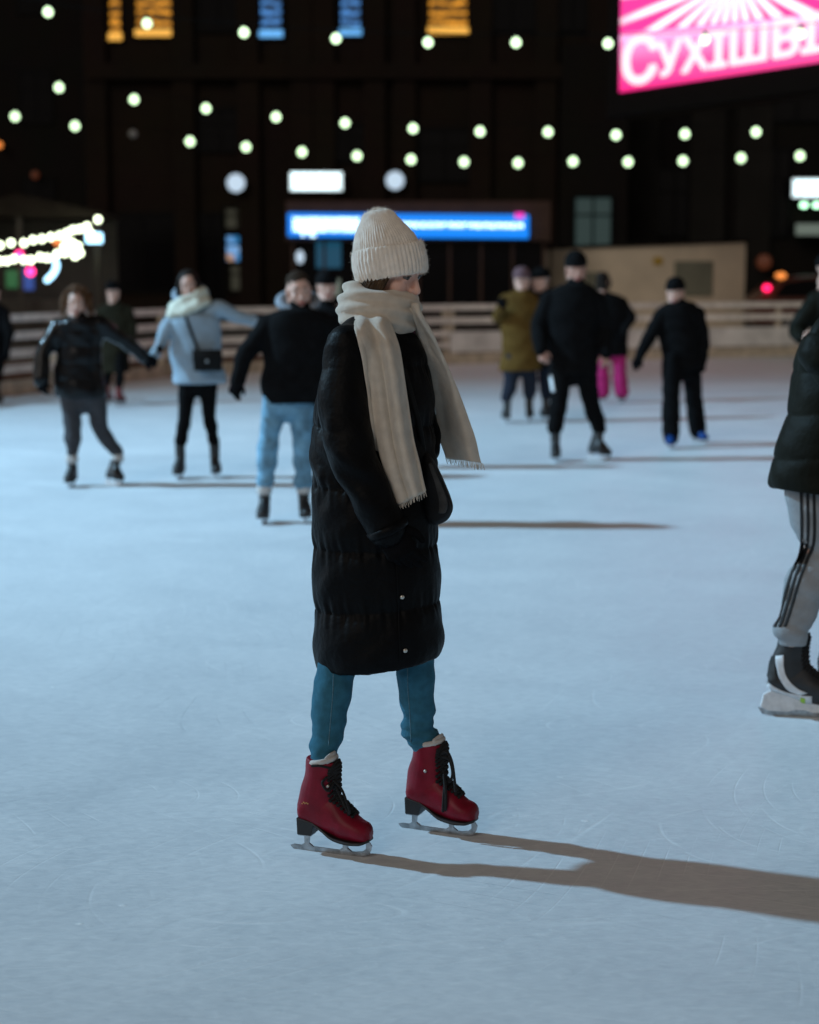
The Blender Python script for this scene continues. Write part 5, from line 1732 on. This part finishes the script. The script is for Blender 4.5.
mb.rings(hat_rings([(.080, .010, .3), (.083, .040, 1), (.0865, .058, 1), (.0855, .070, 1), (.080, .090, 1), (.0705, .110, 1), (.059, .130, 1), (.048, .148, 1), (.0385, .162, 1), (.026, .170, .8), (.008, .1735, .3), (.0008, .1735, 0)], 66, .042, .016, fx=1.07), True)
hat = build(mb, 'beanie', M['wool_hat'], woman, disp=lambda w, no: .0011 * snoise(w, 70, 5) + .0007 * snoise(w, 240, 6))
mb = MB()
mb.rings(hat_rings([(.077, .006, .2), (.080, -.012, .5), (.0870, -.0165, .8), (.0915, -.006, 1), (.0940, .020, 1), (.0935, .045, 1), (.0910, .064, .9), (.0870, .071, .7), (.081, .069, .3), (.078, .060, 0)], 50, .036, -.004, fx=1.11, sharp=.9), True)
build(mb, 'cuff', M['wool_hat'], hat, disp=lambda w, no: .0012 * snoise(w, 60, 7) + .0007 * snoise(w, 240, 8))
# fuzz: short loose wool fibres standing off the knit
def fuzz(src, n, ln, name, par, m, seed, wdt=.0007):
    me = src.data; rs = random.Random(seed); o = ORIGIN[src.name]
    mb = MB(); V, F = [], []
    pol = me.polygons
    for i in range(n):
        p = pol[rs.randrange(len(pol))]
        c = np.array(p.center) + o; nn = np.array(p.normal)
        t = unit(np.array([rs.gauss(0, 1) for _ in range(3)]))
        d = unit(nn + t * 0.9); sd = unit(np.cross(d, t)) * wdt * .5
        l = ln * rs.uniform(.4, 1.2); b = len(V)
        V += [c - sd, c + sd, c + d * l * .6 + t * l * .2 + sd * .6, c + d * l + t * l * .5]
        F += [(b, b + 1, b + 2), (b, b + 2, b + 3)]
    mb.add(np.array(V), F)
    return build(mb, name, m, par, shade=False)


fuzz(hat, 2600, .007, 'wool_fibres', hat, M['wool_hat'], 3)
fuzz(bpy.data.objects['cuff'], 2600, .007, 'wool_fibres', hat, M['wool_hat'], 4)

# ---- coat
mb = MB()
rows = np.array([(663, 317, 441), (657, 316, 442), (640, 315, 443), (603, 315, 440), (575, 314, 439), (545, 313.5, 438), (515, 313, 437), (486, 311.5, 436), (455, 312, 434), (425, 314, 433), (395, 319, 432), (370, 325, 430), (350, 333, 426), (335, 344, 418), (325, 354, 408)], float)
ang = np.linspace(0, 2 * math.pi, 72, endpoint=False)
rings = []
tlt = np.linspace(1, 0, 5)
for i, (y, xa_, xb_) in enumerate(catmull(rows, 5)):
    pa_, pb_ = Wp(xa_, y), Wp(xb_, y); c = (pa_ + pb_) / 2; rx = (pb_ - pa_)[0] / 2
    tl = 0.13 * np.clip(1 - i / 30, 0, 1)
    rings.append(np.stack([c[0] + rx * np.cos(ang), c[1] + rx * .86 * np.sin(ang), c[2] + tl * rx * np.cos(ang)], 1))
mb.rings(rings)
for sh_, el_, wr_, rs_ in ((shN, elN, wrN, (.064, .065, .062, .060, .057)), (shF, elF, wrF, (.062, .062, .058, .056, .052))):
    mb.tube([sh_, sh_ * .5 + el_ * .5 + A(-.012, 0, 0), el_, el_ * .5 + wr_ * .5, wr_], rs_, 24, sub=5)
mb.tube([Wp(372, 337, -.03), shN + A(.01, .02, .0)], [.085, .066], 20)
mb.tube([Wp(386, 337, .03), shF], [.085, .060], 20)
mb.tube([Wp(380, 345), Wp(380, 318)], [.09, .078], 24)
z0W = Wp(380, 662)[2]; sp_ = (Wp(380, 603.5)[2] - z0W)
armsW = ((shN, elN, wrN, .067), (shF, elF, wrF, .06))


def coat_disp(w, no):
    dmin = np.full(len(w), 9.0); tp = np.zeros(len(w)); rr_ = np.full(len(w), .06)
    for sh_, el_, wr_, r_ in armsW:
        for p, q, t0 in ((sh_, el_, 0.0), (el_, wr_, np.linalg.norm(el_ - sh_))):
            d = q - p; ln = np.linalg.norm(d); d = d / ln
            t = np.clip((w - p) @ d, 0, ln)
            dist = np.linalg.norm(w - p - np.outer(t, d), axis=1)
            mk = dist < dmin
            dmin = np.where(mk, dist, dmin); tp = np.where(mk, t0 + t, tp); rr_ = np.where(mk, r_, rr_)
    slv = np.clip((rr_ * 1.18 - dmin) / .02, 0, 1)
    tilt_ = .13 * np.clip(1 - (w[:, 2] - z0W) / .4, 0, 1) * (w[:, 0] - Wp(380, 600)[0])
    tz = (w[:, 2] - z0W - tilt_) / sp_
    seam = 1 - np.abs(np.sin(math.pi * tz)) ** .55
    upper = np.clip((Wp(380, 352)[2] - w[:, 2]) / .05, 0, 1)
    body_puff = .011 * (.45 - seam) * upper
    th = np.arctan2(w[:, 1] - YW, w[:, 0] - Wp(379, 500)[0])
    pleat = (.0024 * np.sin(th * 23 + 2 * np.sin(w[:, 2] * 9)) + .0018 * np.sin(th * 41 + w[:, 2] * 20)) * np.clip(seam * 1.3, 0, 1) * upper * np.clip((w[:, 2] - z0W - .02) / .05, .12, 1)
    ta = tp / .15
    seam_a = 1 - np.abs(np.sin(math.pi * ta)) ** .55
    q = np.stack([w[:, 0] * 1.0 + w[:, 2] * .7, w[:, 1], w[:, 2] * 1.7], 1)
    arm = .0012 * (.45 - seam_a) + .0042 * snoise(q, 30, 21)
    gen = .0035 * snoise(w, 24, 22) + .0016 * snoise(w, 75, 23)
    # creases fanning out below the waist on the back, and inside the elbow
    fan = .004 * np.sin((w[:, 0] * .8 + w[:, 2]) * 70 + 3 * snoise(w, 9, 24)) * np.exp(-((w[:, 2] - Wp(330, 470)[2]) / .08) ** 2)
    return body_puff * (1 - slv) + pleat * (1 - slv) + arm * slv + gen + fan


coat = build(mb, 'coat', M['coat_black'], woman, voxel=.0052, smooth=3, disp=coat_disp)
bvC = bvh_of(coat)
for px, py in ((402, 597), (405, 650.5)):
    l, n = hit(bvC, px, py)
    if l is not None:
        t1 = unit(np.cross(n, A(0, 0, 1))); t2 = np.cross(n, t1)
        mb = MB(); mb.ellipsoid(l + n * .002, t1 * .0066, t2 * .0066, n * .004, 16, 8)
        build(mb, 'snap_button', M['snap'], coat)
pts = []
for py in np.linspace(545, 660, 24):
    l, n = hit(bvC, 396 + (py - 545) * .035, py)
    if l is not None:
        pts.append(l + n * .001)
mb = MB(); mb.tube(np.array(pts), .0032, 8); build(mb, 'placket', M['coat_black'], coat)
# cuff of the near sleeve
mb = MB(); dcu = unit(wrN - elN); mb.tube([wrN - dcu * .004, wrN + dcu * .016, wrN + dcu * .022], [.060, .056, .046], 24, round_caps=False)
build(mb, 'cuff', M['coat_black'], coat)
for wr_, d_, pn, th_ in ((wrN, dN, A(.3, 1, 0), 1), (wrF, dF, A(0, -1, 0), -1)):
    mb = MB(); hand_geo(mb, wr_, d_, pn, .94, .3, 1.25, thumb=th_); mb.tube([wr_ - d_ * .04, wr_ + d_ * .02], [.036, .034], 14)
    build(mb, 'glove', M['glove'], woman, voxel=.0035, smooth=3)

# ---- jeans
mb = MB()
mb.tube([Wp(376, 500), Wp(376, 530)], np.array([[.13, .11], [.13, .11]]), 20, side=sideW)
mb.tube(LEGN, [.066, .06, .0565, .0565, .049, .0425, .0395], 28, sub=5, round_caps=False)
mb.tube(LEGF, [.066, .06, .0550, .0530, .0485, .0435, .0405], 28, sub=5, round_caps=False)


def jean_d(w, no):
    zk = w[:, 2]
    low = np.exp(-((zk - .29) / .07) ** 2) + .45 * np.exp(-((zk - .52) / .07) ** 2) + .18
    q = np.stack([w[:, 0] * .9, w[:, 1] * .9, zk * 2.8], 1)
    ring = .0028 * np.sin(zk * 150 + 2.5 * snoise(w, 22, 33)) * np.exp(-((zk - .30) / .055) ** 2)
    return .0050 * snoise(q, 42, 31) * low + ring + .0008 * snoise(w, 160, 32)


jeans = build(mb, 'jeans', M['jeans_main'], woman, voxel=.0042, smooth=3, disp=jean_d)
bvJ = bvh_of(jeans)
for poly in (((333.5, 668), (333, 690), (331, 715), (328.5, 745)), ((407.5, 660), (408, 690), (410, 715), (411, 742))):
    pl = catmull(np.array(poly, float), 8); pts = []
    for px, py in pl:
        l, n = hit(bvJ, px, py)
        if l is not None:
            pts.append(l + n * .0006)
    mb = MB(); mb.tube(np.array(pts), .0016, 6); build(mb, 'side_seam', M['seam'], jeans)

# ---- figure skates
bows = {0: [], 1: []}
for i, (b_, yw, k_, rl, xs_) in enumerate(SKW):
    boot, L = skate(woman, b_, yw, k_, 'red_leather', 'figure', detail=True, roll=rl, xs=xs_)
    on = skate_laces(boot, L, k_)
    # padded lining showing at the top of the boot
    mb = MB()
    top = [L((-0.016 + .045 * math.cos(t), .042 * math.sin(t), .277 + .008 * math.cos(t))) for t in np.linspace(0, 2 * math.pi, 33)]
    mb.tube(np.array(top), np.array([[.008, .006]] * 33), 8, side=A(0, 0, 1))
    fcy = [L((0.024 - abs(y) * .35, y, .284 + .006 * math.cos(y * 60))) for y in np.linspace(-.032, .032, 7)]
    mb.tube(np.array(fcy), np.array([[.014, .005]] * 7), 8, side=A(0, 0, 1))
    build(mb, 'lining', M['lining'], boot)
    # collar stitching and back stay
    mb = MB()
    mb.tube([L((-.066, 0, .265)), L((-.075, 0, .215)), L((-.092, 0, .165)), L((-.103, 0, .115))], np.array([[.010, .003]] * 4), 8, side=A(0, 1, 0), sub=4)
    build(mb, 'back_stay', M['red_leather'], boot)
    if i == 0:
        bow(boot, [[L((0.032, -.022, .225)), L((0.069, -.035, .205)), L((0.094, -.045, .165)), L((0.102, -.045, .145)), L((0.094, -.040, .142)), L((0.069, -.030, .170)), L((0.036, -.018, .210))],
                   [L((0.014, -.036, .235)), L((0.004, -.046, .22)), L((0.024, -.047, .20)), L((0.036, -.03, .215))],
                   [L((0.024, -.03, .262)), L((-0.006, -.045, .270)), L((-0.031, -.048, .268))]])
    else:
        bow(boot, [[L((0.028, -.02, .245)), L((0.064, -.038, .262)), L((0.086, -.045, .235)), L((0.096, -.046, .185)), L((0.102, -.05, .15))],
                   [L((0.028, -.02, .24)), L((0.069, -.034, .24)), L((0.086, -.04, .20)), L((0.069, -.032, .17)), L((0.044, -.025, .2))],
                   [L((0.054, -.03, .19)), L((0.060, -.05, .15)), L((0.058, -.052, .11)), L((0.056, -.052, .085))],
                   [L((0.054, -.04, .19)), L((0.066, -.052, .15)), L((0.068, -.053, .11)), L((0.066, -.052, .09))]], .0042)
    mb = MB()
    bvB = bvh_of(boot)
    spots = [(302.5, 803.5), (304, 802.3), (305.2, 803.4), (306.6, 802.8), (308, 803.6)] if i == 0 else []
    for px, py in spots:
        l, n = hit(bvB, px, py)
        if l is not None:
            mb.ellipsoid(l + n * .0008, A(.0022, 0, 0), A(0, .0012, 0), A(0, 0, .0020), 8, 6)
    if mb.n:
        build(mb, 'stamp', M['gold_print'], boot)
    hx = [(327.5, 785.5)] if i == 0 else [(426, 770.5)]
    for px, py in hx:
        l, n = hit(bvB, px, py)
        if l is not None:
            mb = MB(); mb.ellipsoid(l + n * .007, A(.005, 0, 0), A(0, .004, 0), A(0, 0, .005), 12, 8); build(mb, 'hook', M['snap'], boot)

# ---- scarf: wrap, front end, flying end
Cs = Wp(379, 308.5, -.005)
mb = MB()
rs = random.Random(9)
strands = [(.082, -.026, .026, 0.3), (.088, -.006, .026, 1.2), (.087, .012, .025, 2.6), (.078, .030, .022, 4.0), (.070, -.036, .022, 5.0), (.074, -.01, .028, 0.9), (.064, .020, .028, 2.0)]
for rho, zz, tr_, ph in strands:
    pts = []
    for t in np.linspace(0, 2 * math.pi, 41):
        rr_ = rho * (1 + .035 * math.sin(2 * t + ph))
        pts.append(Cs + A(math.cos(t) * rr_ * 1.03, math.sin(t) * rr_ * .98, zz - .13 * math.cos(t) * rr_ + .011 * math.sin(t * 1 + ph) + .008 * math.sin(3 * t + ph)))
    mb.tube(np.array(pts), tr_, 14)


def wrap_d(w, no):
    th = np.arctan2(w[:, 1] - Cs[1], w[:, 0] - Cs[0])
    return .0035 * np.sin(w[:, 2] * 190 + 2.2 * np.sin(th * 1.0 + .5) * 2 + 1.0 * snoise(w, 12, 3)) + .002 * snoise(w, 60, 4)


wrap = build(mb, 'scarf', M['wool_scarf'], woman, voxel=.0042, smooth=14, disp=wrap_d)


def ribbon(rows, name, nu, foldf, m, parent, thick=.006, follow=None, lift=.02, fringe=None, head_free=True):
    """rows: (py, xl, xr, Yl, Yr) smooth; returns object"""
    rr_ = catmull(np.array(rows, float), 7)
    nv = len(rr_)
    pxs = np.zeros((nv, nu)); pys = np.zeros((nv, nu)); Ys = np.zeros((nv, nu))
    for i, row in enumerate(rr_):
        yl, xl_, xr_, Yl, Yr = row[:5]
        yr = row[5] if len(row) > 5 else yl
        t = np.linspace(0, 1, nu)
        pxs[i] = xl_ + (xr_ - xl_) * t; pys[i] = yl + (yr - yl) * t; Ys[i] = Yl + (Yr - Yl) * t
    if follow is not None:
        hy = Ys.copy()
        for i in range(nv):
            for j in range(nu):
                l, n = hit(follow, pxs[i, j], pys[i, j])
                hy[i, j] = min(Ys[i, j], l[1] - lift) if l is not None else np.nan
        # unsupported points hang in line with their neighbours
        for i in range(nv):
            ok = ~np.isnan(hy[i])
            hy[i] = np.interp(np.arange(nu), np.arange(nu)[ok], hy[i][ok]) if ok.any() else Ys[i]
        for i in range(nv):
            hw = min(1.0, max(0.0, (i - 2) / 6.0)) if head_free else 1.0
            hy[i] = hy[i] * hw + Ys[i] * (1 - hw)
        for _ in range(6):
            p = np.pad(hy, 1, mode='edge')
            hy = np.minimum(hy, (p[:-2, 1:-1] + p[2:, 1:-1] + p[1:-1, :-2] + p[1:-1, 2:]) / 4 + .001)
        for _ in range(8):
            p = np.pad(hy, 1, mode='edge')
            hy = (p[:-2, 1:-1] + p[2:, 1:-1] + p[1:-1, :-2] + p[1:-1, 2:] + hy) / 5
        Ys = hy
    Gd = np.zeros((nv, nu, 3))
    for i in range(nv):
        for j in range(nu):
            Gd[i, j] = P(pxs[i, j], pys[i, j], Ys[i, j] - foldf(i / (nv - 1), j / (nu - 1)))
    mb = MB(); mb.grid(Gd)
    ob = build(mb, name, m, parent, solid=thick, subsurf=1, disp=lambda w, no: .0012 * snoise(w, 60, 8) + .0035 * snoise(np.stack([w[:, 0], w[:, 1], w[:, 2] * .5], 1), 30, 18))
    if fringe:
        mb = MB(); rs_ = random.Random(6)
        last = Gd[-1]
        for q in np.linspace(0, nu - 1, fringe):
            j = min(int(q), nu - 2); t = q - j
            p = last[j] * (1 - t) + last[j + 1] * t
            dn = unit(Gd[-1, j] - Gd[-4, j])
            l = rs_.uniform(.010, .018)
            e = p + dn * l * .6 + A(0, 0, -l * .5) + A(rs_.uniform(-.003, .003), rs_.uniform(-.003, .003), 0)
            mb.tube([p - dn * .004, (p + e) / 2 + A(rs_.uniform(-.001, .001), 0, 0), e], [.0014, .0012, .0008], 5)
        build(mb, 'fringe', m, ob)
    return ob


def fold_front(v, t):
    return .052 * min(1, v / .12) * (1 - v * .3) * math.exp(-((t - .72 + .06 * v) / .17) ** 2) + .022 * math.exp(-((t - .22) / .15) ** 2) * (1 - .6 * v) * min(1, v / .1) * 1.0 + .0045 * math.sin(t * 15 + v * 5) - .012


ribbon([(313, 357, 386, 4.755, 4.755, 313), (323, 356.5, 390, 4.738, 4.738, 324), (336, 359, 395, 4.705, 4.705, 337), (348, 363, 399, 4.68, 4.68, 350), (375, 368, 404, 4.67, 4.67, 377), (405, 371.5, 409, 4.67, 4.67, 407), (440, 377, 414.5, 4.66, 4.66, 440), (470, 386, 420, 4.655, 4.655, 468), (504, 399, 425, 4.65, 4.65, 491)],
       'hanging_end', 26, fold_front, M['wool_scarf'], wrap, .007, follow=bvC, lift=.016, fringe=26)
# second, shorter layer showing grey behind the front end's left edge
ribbon([(313, 354, 372, 4.765, 4.765), (325, 353.5, 372, 4.748, 4.748), (340, 357, 374, 4.70, 4.71), (370, 363, 376, 4.69, 4.70), (400, 367, 379, 4.69, 4.70), (428, 371.5, 380, 4.69, 4.70), (450, 377, 381, 4.69, 4.70)],
       'under_layer', 10, lambda v, t: .006 * math.sin(t * 5), M['wool_scarf'], wrap, .006, follow=bvC, lift=.008)


def fold_fly(v, t):
    return -.050 * max(0, .42 - t) / .42 * (1 - .2 * v) + .020 * math.sin(t * 8 + v * 2.5) + .012 * math.sin(v * 7 + t)


ribbon([(303, 398, 418, 4.80, 4.76, 304), (316, 411, 422, 4.80, 4.76, 316), (340, 418.5, 436, 4.85, 4.79, 340), (375, 428.5, 452, 4.90, 4.83, 373), (405, 434, 463, 4.93, 4.86, 403), (435, 439, 474, 4.95, 4.88, 432), (458, 446, 483, 4.96, 4.90, 465)],
       'flying_end', 24, fold_fly, M['wool_scarf'], wrap, .007, fringe=26)

# ---- soft bag at her hip
bg = empty('shoulder_bag', Wp(440, 527, -.02)); tag(bg, 'small soft charcoal bag hanging at the hip of the woman in the cream beanie', 'bag')
outl = [(423, 450), (429, 453), (436, 466), (443, 482), (449, 497), (452, 508), (449, 517), (441, 523), (433, 524), (426, 519), (422, 505), (421, 480)]
ol = catmull(np.array(outl + outl[:1], float), 4)[:-1]
cen = ol.mean(0)
mb = MB(); rings = []
for q, dy in ((.15, -.052), (.6, -.048), (.86, -.036), (.97, -.018), (1.0, 0.0), (.97, .02), (.86, .036), (.5, .048), (.1, .05)):
    rings.append(np.array([P(cen[0] + (p[0] - cen[0]) * q, cen[1] + (p[1] - cen[1]) * q, YW - .06 + dy) for p in ol]))
mb.rings(rings)
build(mb, 'bag_body', M['bag_grey'], bg, voxel=.005, smooth=3, disp=lambda w, no: .003 * snoise(w, 45, 3))
mb = MB()
edge = [P(p[0], p[1], YW - .063) for p in catmull(np.array([(427, 453), (436, 467), (443.5, 483), (449.5, 498), (451.5, 508), (448, 516.5), (440, 522.5), (432, 523)], float), 5)]
mb.tube(np.array(edge), .0042, 8); build(mb, 'piping', M['bag_edge'], bg)
mb = MB()
g = [[P(a0 + (a1 - a0) * t, y, YW - .112 + .02 * abs(t - .5)) for t in (0, .33, .66, 1)] for y, a0, a1 in ((462, 427, 432), (478, 430, 438), (492, 434, 445), (504, 437, 449), (514, 437, 446))]
mb.grid(np.array(g)); build(mb, 'front_pocket', M['bag_edge'], bg, solid=.004, subsurf=1)
mb = MB(); mb.tube([P(424, 455, YW - .07), P(418, 420, YW - .13), P(404, 370, YW - .16)], np.array([[.008, .003]] * 3), 8, side=A(1, 0, 0), sub=4); build(mb, 'strap', M['bag_black'], bg)

# ================================================================== LIGHT, WORLD, CAMERA
ld = bpy.data.lights.new('floodlight', 'SPOT')
ld.energy = 42000; ld.color = (0.42, 0.74, 1.0); ld.spot_size = rad(62); ld.spot_blend = 1.0; ld.shadow_soft_size = 0.38
lo_ = bpy.data.objects.new('floodlight', ld); COL.objects.link(lo_)
lo_.location = (-21.0, 13.7, 15.5)
tgt = Vector((-2.0, 13.6, 0.0))
lo_.rotation_euler = (tgt - Vector(lo_.location)).to_track_quat('-Z', 'Y').to_euler()

sl_ = bpy.data.lights.new('rink_lamps', 'SUN')
sl_.energy = 0.56; sl_.color = (1.0, 0.89, 0.78); sl_.angle = rad(28)
so_ = bpy.data.objects.new('rink_lamps', sl_); COL.objects.link(so_)
so_.location = (-6, -10, 9)
so_.rotation_euler = Vector((0.50, 0.92, -0.55)).to_track_quat('-Z', 'Y').to_euler()

w = bpy.data.worlds.new('World'); SC.world = w; w.use_nodes = True
nt = w.node_tree; N, L_ = nt.nodes, nt.links
bgd = N['Background']
sky = N.new('ShaderNodeTexSky'); sky.sky_type = 'NISHITA'; sky.sun_disc = False
sky.sun_elevation = rad(12); sky.sun_rotation = rad(-60)
bw = N.new('ShaderNodeRGBToBW'); L_.new(sky.outputs['Color'], bw.inputs['Color'])
mul = N.new('ShaderNodeMix'); mul.data_type = 'RGBA'; mul.blend_type = 'MULTIPLY'; mul.inputs['Factor'].default_value = 1.0
L_.new(bw.outputs['Val'], mul.inputs['A']); mul.inputs['B'].default_value = (1.0, 0.88, 0.77, 1)
L_.new(mul.outputs['Result'], bgd.inputs['Color'])
bgd.inputs['Strength'].default_value = 0.058

cam = bpy.data.cameras.new('camera')
cam.sensor_fit = 'HORIZONTAL'; cam.sensor_width = 24.0; cam.lens = FPX * 24.0 / 819.0
cam.clip_end = 1000
cam.dof.use_dof = True; cam.dof.focus_distance = 4.80; cam.dof.aperture_fstop = (cam.lens / 1000.0) / 0.0255
co = bpy.data.objects.new('camera', cam); COL.objects.link(co)
co.location = (0, 0, HCAM); co.rotation_euler = (math.pi / 2 - PITCH, 0, 0)
SC.camera = co
SC.view_settings.view_transform = 'Standard'; SC.view_settings.look = 'None'
SC.view_settings.exposure = 0.0; SC.view_settings.gamma = 1.0
SC.cycles.use_denoising = True
SC.cycles.max_bounces = 6
SC.cycles.sample_clamp_indirect = 4.0
